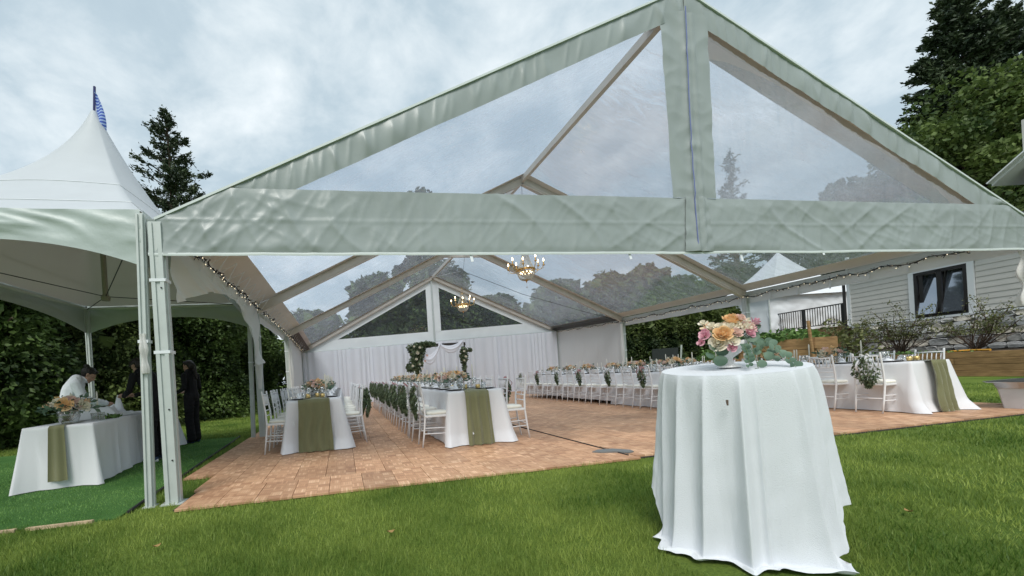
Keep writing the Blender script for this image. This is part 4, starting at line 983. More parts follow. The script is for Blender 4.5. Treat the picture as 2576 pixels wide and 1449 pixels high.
# ================================================================== CHANDELIERS
def make_chandelier():
    t = thing('chandelier', 'x', 'chandelier')            # origin at the ceiling-hook height, body below; z=0 is the ring centre
    b = MB(); b.tube([(.195*math.cos(a), .195*math.sin(a), 0) for a in np.linspace(0, 2*PI, 33)[:-1]], .018, 6, closed=True); b.tube([(.205*math.cos(a), .205*math.sin(a), -.03) for a in np.linspace(0, 2*PI, 33)[:-1]], .009, 5, closed=True); b.build('ring', M_brass, t, True)
    b = MB(); b.lathe([(.07, .36), (.075, .375), (.03, .39), (.015, .42)], 14); b.tube([(0, 0, .40), (0, 0, .62)], .008, 6); b.build('crown', M_brass, t, True)
    b = MB(); b.lathe([(.07, -.235), (.03, -.25), (.012, -.29), (.004, -.31)], 12); b.build('finial', M_brass, t, True)
    b = MB(); b.tube([(0, 0, -.31), (0, 0, -.40)], .002, 4); b.ball((0, 0, -.41), .016, 8, 6); b.build('crystal_drop', M_crystal, t, True)
    b = MB()
    for k in range(22):
        a = 2*PI*k/22; c, s = math.cos(a), math.sin(a)
        for q in np.linspace(0, 1, 13): r = .07+.12*q**1.6; b.ball((r*c, r*s, .36-.35*q), .010, 5, 3)
    stuff(b.build('upper_bead_strings', M_crystal, t))
    b = MB()
    for k in range(24):
        a = 2*PI*k/24; c, s = math.cos(a), math.sin(a)
        for q in np.linspace(0, 1, 10): r = .195*math.cos(q*1.2); b.ball((r*c, r*s, -.03-.21*math.sin(q*PI/2)), .012, 5, 3)
    stuff(b.build('basket_beads', M_crystal, t))
    for k in range(8):
        a = 2*PI*k/8+.2; c, s = math.cos(a), math.sin(a); R = .40 if k % 2 else .36; H = .14 if k % 2 else .20
        ar = MB(); ar.tube([(.19*c, .19*s, 0), (.27*c, .27*s, -.055), (.35*c*R/.4, .35*s*R/.4, -.03), (R*c, R*s, H-.10)], .008, 6); ar.lathe([(.008, H-.11), (.035, H-.095), (.03, H-.085), (.012, H-.08), (.012, H-.01)], 8, (R*c, R*s, 0)); ao = ar.build('arm', M_brass, t, True)
        bb = MB(); bb.lathe([(.008, H-.01), (.018, H+.012), (.017, H+.03), (.006, H+.055), (.001, H+.065)], 8, (R*c, R*s, 0)); bb.build('bulb', M_bulb, ao, True)
        bb = MB(); bb.ball((R*c, R*s, H-.16), .012, 6, 4); bb.ball((R*c, R*s, H-.19), .009, 6, 4); bb.build('pendant', M_crystal, ao, True)
    b = MB()
    for k in range(10): a = 2*PI*k/10; b.ball((.13*math.cos(a), .13*math.sin(a), -.07), .013, 6, 4)
    stuff(b.build('inner_bulbs', M_bulb, t))
    return t
ch1 = make_chandelier(); ch1.location = (6, 4.575, 3.37); ch1['label'] = 'brass and crystal chandelier hanging under the second roof frame'; ch1['group'] = 'chandeliers under the ridge'
ch2 = clone(ch1, None, (6, 9.6, 3.47), .3, 'brass and crystal chandelier hanging farther back before the rear gable')
for c, z in ((ch1, 5.36-3.37), (ch2, 5.38-3.47)):
    b = MB(); b.tube([(0, -.055 if c == ch1 else -.37, z), (0, 0, .6)], .005, 5); b.build('hanging_cable', M_cable, c)
b = MB(); b.tube([(.1, 9.23, 2.6), (2.5, 9.3, 3.9), (5.96, 9.5, 4.62)], .004, 4); tag(b.build('guy_wire', M_strap), 'thin pale wire from the left eave up to the rear chandelier', 'wire')
b = MB(); b.tube([(6.04, 9.5, 4.62), (8.2, 9.45, 3.75), (10.4, 9.3, 3.05), (11.9, 9.23, 2.62)], .008, 5); tag(b.build('power_cable', M_cable), 'sagging dark cable from the rear chandelier to the right eave', 'cable')

# ================================================================== FLOWER ARCH
ar = thing('wedding_arch', 'dark timber arch with greenery and white swag before the drape', 'arch', (5.82, 12.75, FT))
for s in (-1, 1):
    b = MB(); b.box((s*1.06, 0, 1.17), (.13, .13, 2.34)); b.build('post', M_dark, ar)
    b = MB(); b.box((s*1.06, 0, .02), (.5, .5, .04)); b.build('foot', M_dark, ar)
b = MB(); b.box((0, -.004, 2.28), (2.30, .135, .13)); b.build('beam', M_dark, ar)
def swag(x0, x1, dz, z0, z1):
    b = MB()
    def fn(u, v):
        x = x0+(x1-x0)*u; z = z0+(z1-z0)*u-dz*4*u*(1-u)*(.65+.35*v); return (x+.0, -.085-.05*math.sin(PI*v)-.012*math.sin(v*16), z-.24*(v-.3)*(.55+.45*math.sin(PI*u)))
    b.sheet(fn, 24, 12); return b
swag(-.85, .02, .55, 2.02, 2.36).build('swag', M_drape, ar, True); swag(.05, 1.02, .28, 2.28, 2.42).build('swag', M_drape, ar, True)
b = MB(); b.box((.02, -.08, 2.28), (.15, .03, .30)); b.box((.98, -.08, 2.30), (.15, .03, .26)); b.build('swag_tie', M_drape, ar)
nr = np.random.default_rng(21)
def cloudpts(n, c, r): 
    p = nr.normal(size=(n, 3)); p /= np.linalg.norm(p, axis=1)[:, None]; p *= (nr.uniform(0, 1, n)**.4)[:, None]; return np.array(c)+p*np.array(r)
P = np.concatenate([cloudpts(700, (-.98, -.10, 2.05), (.36, .22, .38)), cloudpts(450, (-.55, -.10, 2.32), (.42, .16, .14)), cloudpts(600, (-1.05, -.10, 1.55), (.30, .2, .45)), cloudpts(200, (-1.32, -.1, 1.38), (.2, .12, .22)), cloudpts(160, (-1.0, -.1, 1.05), (.12, .12, .25)), cloudpts(120, (-1.2, -.1, 2.2), (.25, .12, .15))])
v, f = leaves(P, .13, nr, None, .55); obj('corner_greenery', nmesh(v, f), M_garl, ar)
P = np.concatenate([cloudpts(420, (1.04, -.1, 1.75), (.20, .15, .42)), cloudpts(120, (1.02, -.1, 1.3), (.12, .12, .2)), cloudpts(50, (1.25, -.1, 2.0), (.18, .08, .1))])
v, f = leaves(P, .12, nr, None, .5); obj('post_greenery', nmesh(v, f), M_garl, ar)
for x, z, r, k in ((-1.02, 1.98, .075, 0), (-.9, 2.2, .05, 0), (-1.08, 1.72, .05, 0), (-.72, 1.62, .045, 1), (-.95, 1.5, .045, 0), (-.85, 1.3, .04, 0), (-1.25, 1.45, .05, 0), (1.0, 1.95, .045, 0), (1.06, 1.72, .05, 0), (.98, 1.56, .04, 0), (-.62, 1.85, .05, 1), (-1.15, 2.25, .04, 0)):
    bloom(ar, 'flower', 'cream' if k == 0 else 'blush', M_cream if k == 0 else M_blush, r, (x, -.30, z), (rr.uniform(-.3, .3), -1, .2), 3)
# ================================================================== HOUSE, TERRACE, GARDEN (right)
HD = Vector((.158, .9874, 0)); HN = Vector((-.9874, .158, 0))       # along the house wall (away), outwards (towards the tent)
H0 = Vector((23.77, 5.26, 0))
def hp(s, n, z): p = H0+HD*s+HN*n; return Vector((p.x, p.y, z))
HR = Matrix((HD, -HN, Vector((0, 0, 1)))).transposed()              # local x along the wall, y into the house
TZG = .72
b = MB(); P = [hp(-10, 3.42, 0), hp(-10, -30, 0), hp(40, -30, 0), hp(40, 3.42, 0)]
b.add([p+Vector((0, 0, TZG)) for p in P]+[p+Vector((0, 0, -.1)) for p in P], [(0, 1, 2, 3), (4, 5, 1, 0), (7, 4, 0, 3), (5, 6, 2, 1), (6, 7, 3, 2)])
struct(b.build('garden_terrace', M_soil))
M_timber = mat('cedar_timber', (.34, .205, .10), .8, .2, var=.25, vscale=3, bump=.5, bscale=14, stretch=(1, 1, 6), objvar=.15)
rw = thing('retaining_wall', 'long brown stacked timber wall of the raised bed in front of the house', 'wall', hp(0, 3.5, 0)); 
for k in range(4):
    for q in range(6):
        b = MB(); s0 = -8+q*3.6+(k % 2)*1.1; a = hp(s0, 3.5, 0)-hp(0, 3.5, 0)
        b.bar(a+Vector((0, 0, .09+k*.185)), a+HD*3.585+Vector((0, 0, .09+k*.185)), .10+.008*((k+q) % 2), .178); b.build('sleeper', M_timber, rw, bevel=.008)
house = thing('house', 'beige clapboard house with fieldstone base and black framed window', 'house', hp(0, 0, 0))
o0 = hp(0, 0, 0)
def hb(b, s, n, z, ds, dn, dz): b.box(hp(s, n, z)-o0, (ds, dn, dz), HR); return b
M_siding = mat('beige_siding', (.58, .56, .52), .6, .3, var=.04, vscale=3, objvar=.03)
M_trimw = mat('white_trim', (.72, .74, .75), .5, .4)
M_frame = mat('black_window_frame', (.018, .016, .016), .4, .5)
M_pane = mat('window_glass', (.30, .34, .40), .04, .9, metal=.75)
hb(MB(), -3.1, -2.42, 2.95, 16.4, 4.0, 4.3).build('wall_core', M_siding, house)
W0, W1, WB, WT = 1.22, 2.76, 2.08, 3.86                            # window: along the wall and in height
STEP = .2
z = 2.10
while z < 5.0:
    segs = ((-11, W0-.19), (W1+.19, 5.16)) if z < WT+.16 else ((-11, 5.16),)
    for a, c in segs:
        b = MB(); p0 = hp(a, 0, z)-o0; p1 = hp(c, 0, z)-o0
        # each board leans out at its foot over the board below
        vs = [p0+HN*.030, p1+HN*.030, p1+HN*.010+Vector((0, 0, STEP+.012)), p0+HN*.010+Vector((0, 0, STEP+.012)), p0-HN*.02, p1-HN*.02, p1-HN*.02+Vector((0, 0, STEP+.012)), p0-HN*.02+Vector((0, 0, STEP+.012))]
        b.add(vs, [(0, 1, 2, 3), (0, 4, 5, 1), (1, 5, 6, 2), (4, 0, 3, 7), (7, 3, 2, 6)]); b.build('siding_board', M_siding, house)
    z += STEP
hb(MB(), -2.9, .05, 2.03, 16.2, .14, .07).build('water_table', M_trimw, house)
hb(MB(), 5.17, .035, 3.6, .11, .09, 3.2).build('corner_board', M_trimw, house)
win = thing('window', 'x', 'window'); win.parent = house
for k in ('label', 'category'): del win[k]
for s, z, ds, dz in (((W0+W1)/2, WT+.09, W1-W0+.36, .18), ((W0+W1)/2, WB-.03, W1-W0+.36, .06), (W0-.09, (WB+WT)/2, .18, WT-WB), (W1+.09, (WB+WT)/2, .18, WT-WB)):
    hb(MB(), s, .045, z, ds, .05, dz).build('casing', M_trimw, win)
for s, z, ds, dz in (((W0+W1)/2, WT-.06, W1-W0, .12), ((W0+W1)/2, WB+.05, W1-W0, .10), (W0+.05, (WB+WT)/2, .10, WT-WB), (W1-.05, (WB+WT)/2, .10, WT-WB), ((W0+W1)/2, (WB+WT)/2, .15, WT-WB)):
    hb(MB(), s, .05, z, ds-.002, .06, dz-.004).build('sash', M_frame, win)
for s, tl in ((W0+.40, .19), (W1-.40, .23)):
    b = MB(); b.box(hp(s, .045-.35*tl, (WB+WT)/2)-o0, (.64, .012, WT-WB-.2), HR @ Matrix.Rotation(-tl, 3, 'X')); b.build('pane', M_pane, win)
    for e in (-1, 1): b = MB(); b.box(hp(s+e*.30, .048-.35*tl, (WB+WT)/2)-o0, (.05, .03, WT-WB-.16), HR @ Matrix.Rotation(-tl, 3, 'X')); b.build('casement', M_frame, win)
# curtain-like inner reveal
hb(MB(), W1-.20, .037, (WB+WT)/2, .12, .01, WT-WB-.22).build('inner_jamb', M_frame, win)
b = MB(); b.tube([hp(5.32, .10, TZG)-o0, hp(5.32, .10, 4.6)-o0], .055, 8); b.tube([hp(5.32, .10, 4.15)-o0, hp(5.25, .03, 4.2)-o0], .03, 6); b.build('downspout', M_frame, house)
# fieldstone base: separate uneven stones over a mortar bed
hb(MB(), -2.9, -.02, 1.35, 16.1, .12, 1.3).build('mortar', mat('mortar', (.22, .21, .20), .95, .1, bump=.6, bscale=30), house)
M_stone = [mat('grey_stone', (.56, .55, .53), .85, .2, var=.25, vscale=4, bump=.8, bscale=9, objvar=.25), mat('buff_stone', (.66, .61, .53), .85, .2, var=.2, vscale=4, bump=.8, bscale=9, objvar=.15), mat('blue_grey_stone', (.52, .52, .52), .85, .2, var=.25, vscale=4, bump=.8, bscale=9, objvar=.2)]
rs_ = random.Random(8); SM = []
for k in range(8):
    b = MB(); b.box((0, 0, 0), (1, .16, 1)); me = b.mesh('stone'); bm = bmesh.new(); bm.from_mesh(me); bmesh.ops.subdivide_edges(bm, edges=bm.edges[:], cuts=1)
    for v in bm.verts:
        v.co.x += rs_.uniform(-.07, .07); v.co.z += rs_.uniform(-.08, .08); v.co.y += rs_.uniform(-.035, .035)
        if abs(v.co.x) > .35 and abs(v.co.z) > .35: v.co.x *= .84; v.co.z *= .80
        v.co.y += -.05*(1-max(abs(v.co.x), abs(v.co.z))*2)*(1 if v.co.y < 0 else 0)
    bm.to_mesh(me); bm.free(); me.materials.append(M_stone[(0, 1, 2, 0, 1, 0, 2, 0)[k]]); SM.append(me)
z = TZG+.02; row = 0
while z < 1.93:
    h = rs_.choice((.22, .28, .34)); h = min(h, 2.0-z); s = -6.4+rs_.uniform(0, .3)
    while s < 5.0:
        wd = rs_.uniform(.26, .58); wd = min(wd, 5.14-s)
        if wd > .1:
            o = obj('stone', rs_.choice(SM), None, house); o.location = hp(s+wd/2, .05+rs_.uniform(-.015, .02), z+h/2)-o0
            o.rotation_euler = HR.to_euler(); o.scale = (wd*.96, 1, h*.95)
        s += wd
    z += h; row += 1
M_roof = mat('dark_shingles', (.07, .07, .075), .9, .1, var=.3, vscale=8, bump=.5, bscale=20)
b = MB(); a0, a1 = -11.2, 5.6
vs = [hp(a0, .5, 5.02), hp(a1, .5, 5.02), hp(a1, -4.2, 6.0), hp(a0, -4.2, 6.0)]; vs = [v-o0 for v in vs]
b.add(vs+[v-Vector((0, 0, .16)) for v in vs], [(0, 1, 2, 3), (7, 6, 5, 4), (0, 4, 5, 1), (1, 5, 6, 2), (2, 6, 7, 3), (3, 7, 4, 0)]); b.build('roof', M_roof, house)
# upper gable end that comes forward at the right, with white rake board
g0, g1 = -9.0, .28
b = MB(); vs = [hp(g1, .35, 6.42), hp(g1, -3.0, 6.42), hp(-3.6, -3.0, 9.3), hp(-3.6, .35, 9.3)]; vs = [v-o0 for v in vs]
b.add(vs+[v-Vector((0, 0, .22)) for v in vs], [(0, 1, 2, 3), (7, 6, 5, 4), (0, 4, 5, 1), (1, 5, 6, 2), (2, 6, 7, 3), (3, 7, 4, 0)]); b.build('upper_roof', M_trimw, house)
b = MB(); b.bar(hp(g1+.02, .38, 6.30)-o0, hp(-3.6, .38, 9.17)-o0, .04, .26, HN); b.build('rake_board', M_trimw, house)
hb(MB(), -4.6, -1.5, 6.6, 8.8, 2.9, 3.0).build('upper_wall', M_siding, house)

# deck railing left of the house
rl = thing('deck_railing', 'black metal deck railing with thin balusters beside the house', 'railing', hp(5.5, 0, 2.15)); ro = hp(5.5, 0, 2.15)
b = MB(); b.bar(hp(5.45, .0, 3.16)-ro, hp(13.5, .0, 3.16)-ro, .07, .05); b.build('top_rail', M_blackmetal, rl)
b = MB(); b.bar(hp(5.45, .0, 2.28)-ro, hp(13.5, .0, 2.28)-ro, .05, .04); b.build('bottom_rail', M_blackmetal, rl)
bm_ = MB(); bm_.box((0, 0, 0), (.022, .022, .86)); bme = bm_.mesh('baluster'); bme.materials.append(M_blackmetal)
s = 5.55
while s < 13.4:
    o = obj('baluster', bme, None, rl); o.location = hp(s, 0, 2.72)-ro; s += .125
for s in (5.5, 7.4, 9.3, 11.2, 13.4):
    b = MB(); b.box(hp(s, -.0, 2.65)-ro, (.10, .10, 1.06)); b.build('post', M_blackmetal, rl)
b = MB(); b.box(hp(9.6, -2.6, 1.44), (8.3, 5.0, 1.40), HR); tag(b.build('deck', M_timber), 'raised timber deck behind the black railing', 'deck')
# white pole tent behind the deck
wt = thing('white_tent', 'white tent with crumpled sidewalls standing on the deck behind the railing', 'tent', (26.5, 15.9, 2.14))
M_wt = mat('crumpled_white_tarp', (.72, .75, .78), .5, .4, var=.06, vscale=1.5, bump=.6, bscale=3)
def wtw(u, v): return (-1.9+5.9*u, -1.9-.9*u+.05*ridged(u*9, v*4, 2)+.06*nz(u*6, v*3, 2), 2.05*v)
b = MB(); b.sheet(wtw, 70, 22); b.build('sidewall', M_wt, wt, True)
b = MB(); b.sheet(lambda u, v: (-1.9+.04*ridged(u*5, v*4, 1), -1.9+4*u, 2.05*v), 30, 12); b.build('sidewall', M_wt, wt, True)
def wtr(u, v):
    c = [(-2.1, -2.1), (4.2, -3.0), (4.6, 3.4), (-1.9, 2.6)]; q = u*4; i = int(q) % 4; f = q-int(q); a = Vector(c[i]).lerp(Vector(c[(i+1) % 4]), f); p = a.lerp(Vector((1.4, 0)), v**.9)
    return (p.x, p.y, 2.0+3.0*(.55*v+.45*v*v))
b = MB(); b.sheet(wtr, 80, 14); b.build('roof', M_wt, wt, True)
b = MB()
for x, y in ((-1.9, -1.95), (4.0, -2.9), (4.4, 3.2), (-1.8, 2.4)):
    b2 = MB(); b2.tube([(x, y, 0), (x, y, 2.05)], .035, 8); b2.build('pole', M_alu, wt)
# raised planter boxes, log style, full of vegetables
def planter(c, sx, sy, h, rz, label, n=4):
    t = thing('planter_box', label, 'planter', c, rz)
    for k in range(n):
        z = h*(k+.5)/n; e = .06 if k % 2 else -.02
        for s in (-1, 1):
            b = MB(); b.box((0, s*(sy/2-.05), z), (sx+2*e, .09, h/n-.012)); b.build('log', M_timber, t, bevel=.008)
            b = MB(); b.box((s*(sx/2-.05), 0, z), (.09, sy-2*e-.19, h/n-.012)); b.build('log', M_timber, t, bevel=.008)
    b = MB(); b.box((0, 0, h/2-.04), (sx-.19, sy-.19, h-.10)); b.build('soil', M_soil, t)
    return t
planter((17.15, 7.6, 0), 1.1, 2.4, 1.50, .16, 'tall log built planter box with squash leaves spilling over')
planter((16.2, 9.2, 0), 2.2, 1.2, .95, .16, 'low log built planter box in front of the cedar hedge', 3)
nr = np.random.default_rng(31)
def leafmass(name, label, cat, c, r, n, size, mtl, stem=True, group=None, dome=.35, asp=.7, up=.3):
    """low plant: leaves through an uneven dome, with stems from its base"""
    t = thing(name, label, cat, c, 0, group)
    p = nr.normal(size=(n, 3)); p /= np.linalg.norm(p, axis=1)[:, None]; p[:, 2] = np.abs(p[:, 2]); p *= (nr.uniform(0, 1, n)**dome)[:, None]
    p *= (1+.35*np.array([nz(a*2.2, b_*2.2, c_*2.2+r[0]) for a, b_, c_ in p]))[:, None]
    p = p*np.array(r); p[:, 2] = np.maximum(p[:, 2], .02)
    v, f = leaves(p, size, nr, np.stack([p[:, 0], p[:, 1], np.full(n, up)], 1), asp, 1.); obj('leaves', nmesh(v, f), mtl, t)
    if stem:
        b = MB()
        for k in range(7): q = p[k*11 % n]; b.tube([(0, 0, 0), (q[0]*.4, q[1]*.4, q[2]*.5), q], [.012, .008, .004], 5)
        stuff(b.build('stems', M_stem, t))
    return t
leafmass('squash_plant', 'broad leaved squash plant spilling over the tall planter box', 'plant', (17.15, 7.7, 1.46), (.75, 1.3, .42), 420, .17, M_garden)
leafmass('squash_plant', 'yellow green bushy vegetable plant between planter and house corner', 'plant', (19.4, 7.6, 0), (1.1, 1.5, 2.0), 1500, .13, M_shrub)
leafmass('bean_plant', 'tall leafy bean plants climbing before the deck railing', 'plant', (17.2, 9.4, .0), (1.5, 1.3, 2.15), 1500, .13, M_garden)
leafmass('lettuce', 'pale green leafy vegetables in the low planter by the hedge', 'plant', (15.7, 9.05, .92), (.75, .5, .38), 260, .14, M_garden)
leafmass('cabbage', 'blue green cabbages in the low planter beside the leafy greens', 'plant', (16.7, 9.25, .92), (.45, .45, .42), 160, .17, M_euca)
b = MB(); b.tube([(16.75, 6.35, 0), (16.62, 6.42, 2.05)], .045, 7); tag(b.build('garden_stake', M_timber), 'leaning wooden stake beside the tall planter box', 'stake')
t = leafmass('potted_tree', 'small leafy rhododendron on the deck before the white tent', 'tree', hp(9.4, -.7, 2.16), (.55, .55, 1.7), 110, .22, M_garden)
for k, (s, n, w_, h_) in enumerate(((3.9, 1.5, .85, 1.95), (2.15, 1.55, 1.0, 2.0), (.1, 1.5, .95, 1.85))):
    c = hp(s, n, TZG); t = thing('bare_shrub', ['sparse twiggy shrub with bronze leaves beside the black downspout', 'sparse twiggy shrub with bronze leaves under the black window', 'sparse twiggy shrub with bronze leaves right of the window'][k], 'shrub', c); R = random.Random(k)
    b = MB(); tips = []
    for j in range(26):
        a = R.uniform(0, 2*PI); p = Vector((0, 0, .0)); d = Vector((math.cos(a)*R.uniform(.3, 1.5), math.sin(a)*R.uniform(.3, 1.5), 1.0)).normalized(); pts = [p]; L = h_*R.uniform(.5, 1)/5*.95
        for q in range(5): d = (d+Vector((R.uniform(-.35, .35), R.uniform(-.35, .35), R.uniform(-.1, .2)))).normalized(); p = p+d*L*(1.05); pts.append(p.copy()); tips.append(p.copy())
        b.tube(pts, [.022, .016, .012, .009, .006, .003], 5)
        for q in range(2, 6):
            e = pts[q]+Vector((R.uniform(-.25, .25), R.uniform(-.25, .25), R.uniform(0, .2))); b.tube([pts[q-1], e], [.007, .003], 4); tips.append(e)
    b.build('branches', M_trunk, t)
    n_ = 2400; idx = nr.integers(0, len(tips), n_); pos = np.array([tips[i] for i in idx if True])+nr.normal(size=(n_, 3))*.075; keep = pos[:, 2] > .55
    v, f = leaves(pos[keep], .075, nr, None, .55); obj('leaves', nmesh(v, f), M_shrub, t)
leafmass('ground_cover', 'low leafy ground cover on top of the timber retaining wall', 'plant', hp(2.4, 2.9, TZG), (.5, 3.0, .12), 700, .07, M_garden, stem=False)
b = MB(); b.tube([hp(-.7, 2.2, TZG+.03), hp(-.2, 2.1, TZG+.04), hp(.3, 2.35, TZG+.03)], .035, 6); tag(b.build('garden_hose', mat('orange_hose', (.62, .30, .03), .5)), 'orange garden hose lying on the terrace by the stone base', 'hose')
# dark board leaning on the timber frame near the hedge
t = thing('dark_screen', 'dark board with pale edge post behind the right hand row of tables', 'board', (14.3, 9.9, 0), -.35)
b = MB(); b.box((0, 0, .80), (.95, .03, 1.45), Matrix.Rotation(.12, 3, 'X')); b.build('panel', mat('charcoal_panel', (.025, .03, .032), .5), t)
b = MB(); b.bar((.5, .02, 0), (.60, -.1, 1.62), .05, .04); b.build('edge_post', M_alu, t)
# white tub with steel tray at the right edge of the floor
t = thing('ice_tub', 'white tapered tub with stainless steel tray on top at the floor edge', 'tub', (11.72, -.02, FT))
def frustum(b, a, c, z0, z1, n=8):
    pts = []
    for (hx, hy, z) in ((a[0], a[1], z0), (c[0], c[1], z1)):
        for k in range(16):
            an = 2*PI*(k+.5)/16; q = (abs(math.cos(an))**6+abs(math.sin(an))**6)**(-1/6); pts.append((hx*q*math.cos(an), hy*q*math.sin(an), z))
    b.add(pts, [(k, (k+1) % 16, 16+(k+1) % 16, 16+k) for k in range(16)]+[tuple(range(16))[::-1], tuple(range(16, 32))])
b = MB(); frustum(b, (.36, .20), (.41, .24), 0, .30); b.build('tub', mat('white_plastic', (.66, .67, .70), .5, .4, var=.04), t)
b = MB(); frustum(b, (.43, .25), (.46, .28), .302, .39); b.build('tray', M_steel, t)
b = MB(); frustum(b, (.53, .34), (.535, .345), .39, .402); b.build('tray_rim', M_steel, t)
b = MB(); b.box((0, 0, .405), (.88, .52, .006)); b.build('tray_well', M_blackmetal, t)
b = MB(); b.tube([(11.80, -.20, 2.42), (11.83, -.21, 1.8), (11.90, -.18, .9), (11.95, -.16, .02)], .012, 6); tag(b.build('guy_rope', mat('tan_rope', (.50, .42, .30), .8)), 'tan rope hanging beside the white tub at the front right corner', 'rope')
b = MB(); b.sheet(lambda u, v: (11.78+.07*(u-.5)*(1.6-v), -.24+.02*math.sin(5*u), 1.90-.30*v), 6, 6); tag(b.build('cloth_scrap', M_strap, None, True), 'white cloth scrap tied to the tan rope at the front right corner', 'cloth')

# ================================================================== TREES
def conifer(name, label, base, h, r, seed, mtl=M_conifer, dens=1., group=None, low=.12, cs=.34):
    R = np.random.default_rng(seed); t = thing(name, label, 'tree', base, 0, group)
    b = MB(); b.tube([(0, 0, 0), (.03*h*.1, 0, h*.5), (0, 0, h)], [h*.018, h*.011, .02], 8)
    pos = []; dirs = []; nb = int(h*9*dens)
    for k in range(nb):
        f = (k+R.uniform(0, 1))/nb; z = h*(low+(1-low)*f); a = R.uniform(0, 2*PI); L = r*(1-f)**.72*R.uniform(.45, 1.12)*(1+.25*math.sin(a*3+seed))+.12*R.uniform(.6, 1.4)
        el = R.uniform(-.10, .35)+.45*f; d = np.array([math.cos(a)*math.cos(el), math.sin(a)*math.cos(el), math.sin(el)]); n = max(3, int(L/.16*1.7*dens)); s = np.sqrt(R.uniform(.02, 1, n))
        p = np.array([0, 0, z])+d*(s*L)[:, None]; p[:, 2] -= .10*L*(s**2)*math.cos(el); side = np.cross(d, [0, 0, 1]); p += side*(R.normal(size=n)*.13*L*(1.1-s))[:, None]; p[:, 2] += R.normal(size=n)*.07
        pos.append(p); q = np.tile(d, (n, 1))+side*(R.choice([-.8, .8], n))[:, None]*R.uniform(.2, 1, n)[:, None]; q[:, 2] -= .15; dirs.append(q)
        if L > .5: e = d*L*.85; b.tube([(0, 0, z), (e[0]*.5, e[1]*.5, z+e[2]*.5), (e[0], e[1], z+e[2]-.06*L)], [.035*L**.5, .02*L**.5, .006], 4, False)
    b.build('trunk', M_trunk, t)
    pos = np.concatenate(pos); dirs = np.concatenate(dirs)
    parts = [leaves(pos, cs, R, dirs, .30, .7), leaves(pos+R.normal(size=pos.shape)*.08, cs*.8, R, dirs, .35, 1.2), leaves(pos+R.normal(size=pos.shape)*.12, cs*.65, R, dirs, .4, 1.6)]
    v, f = merge(parts); obj('crown', nmesh(v, f), mtl, t); return t
def broadleaf(name, label, base, h, r, seed, mtl, n, size, trunk=.35, group=None, blobs=26, flat=1., cat='tree'):
    R = np.random.default_rng(seed); t = thing(name, label, cat, base, 0, group); P = []; b = MB()
    b.tube([(0, 0, 0), (.1, .05, h*trunk), (0, 0, h*.8)], [max(.04, h*.016), max(.03, h*.012), .03], 7)
    for k in range(blobs):
        a = R.uniform(0, 2*PI); f = R.uniform(0, 1); zz = h*(trunk*.6+(1-trunk*.6)*f); rad = r*math.sin(PI*min(1, .12+.80*f**.8))*R.uniform(.25, .95); c = np.array([rad*math.cos(a), rad*math.sin(a)*flat, zz*.93]); br = r*R.uniform(.22, .42)
        m = int(n/blobs*R.uniform(.6, 1.4)); p = R.normal(size=(m, 3)); p /= np.linalg.norm(p, axis=1)[:, None]; p *= (R.uniform(0, 1, m)**.28)[:, None]; p[:, 2] *= .75; P.append(c+p*br)
        b.tube([(0, 0, zz*.55), tuple(c*np.array([.5, .5, .85])), tuple(c)], [max(.02, h*.006), max(.012, h*.004), .01], 5, False)
    b.build('trunk', M_trunk, t)
    P = np.concatenate(P); P[:, 2] = np.maximum(P[:, 2], .05); v, f = leaves(P, size, R, None, .62); obj('crown', nmesh(v, f), mtl, t); return t
def hedge(name, label, base, h, r, seed, mtl, n, size, group=None, ry=None):
    """dense column of foliage down to the ground with a dark woody core"""
    R = np.random.default_rng(seed); t = thing(name, label, 'tree', base, 0, group); ry = ry or r
    b = MB(); b.tube([(0, 0, 0), (0, 0, h*.9)], [.12, .03], 6)
    for k in range(10): a = k*2.4; b.tube([(0, 0, h*(.1+.07*k)), (r*.6*math.cos(a), ry*.6*math.sin(a), h*(.18+.07*k))], [.05, .02], 5)
    b.build('trunk', M_trunk, t)
    a = R.uniform(0, 2*PI, n); f = R.uniform(0, 1, n); prof = np.sqrt(np.clip(1-f**3.2, 0, 1))*(.82+.18*np.cos(f*9+seed)); dep = R.uniform(0, 1, n)**2.2*.5
    bump = np.array([nz(math.cos(x)*2.2+seed, math.sin(x)*2.2, y*h*.75)+.6*nz(math.cos(x)*5+seed, math.sin(x)*5, y*h*2) for x, y in zip(a, f)])
    rad = prof*(1-dep)+bump*.22
    P = np.stack([rad*r*np.cos(a), rad*ry*np.sin(a), f*h*(1+.03*bump)+.03], 1); out = np.stack([np.cos(a), np.sin(a), .15*np.ones(n)-.4], 1)
    v, q = leaves(P, size, R, out, .5, 1.); 
    # ragged inner mass so that no light leaks straight through
    n2 = n//5; a2 = R.uniform(0, 2*PI, n2); f2 = R.uniform(0, .93, n2); r2 = R.uniform(.1, .55, n2); P2 = np.stack([r2*r*np.cos(a2), r2*ry*np.sin(a2), f2*h], 1); v2 = leaves(P2, size*3.2, R, None, .8)
    v, q = merge([(v, q), v2]); obj('crown', nmesh(v, q), mtl, t); return t
GH = 'dense evergreens massed behind the small peaked tent'
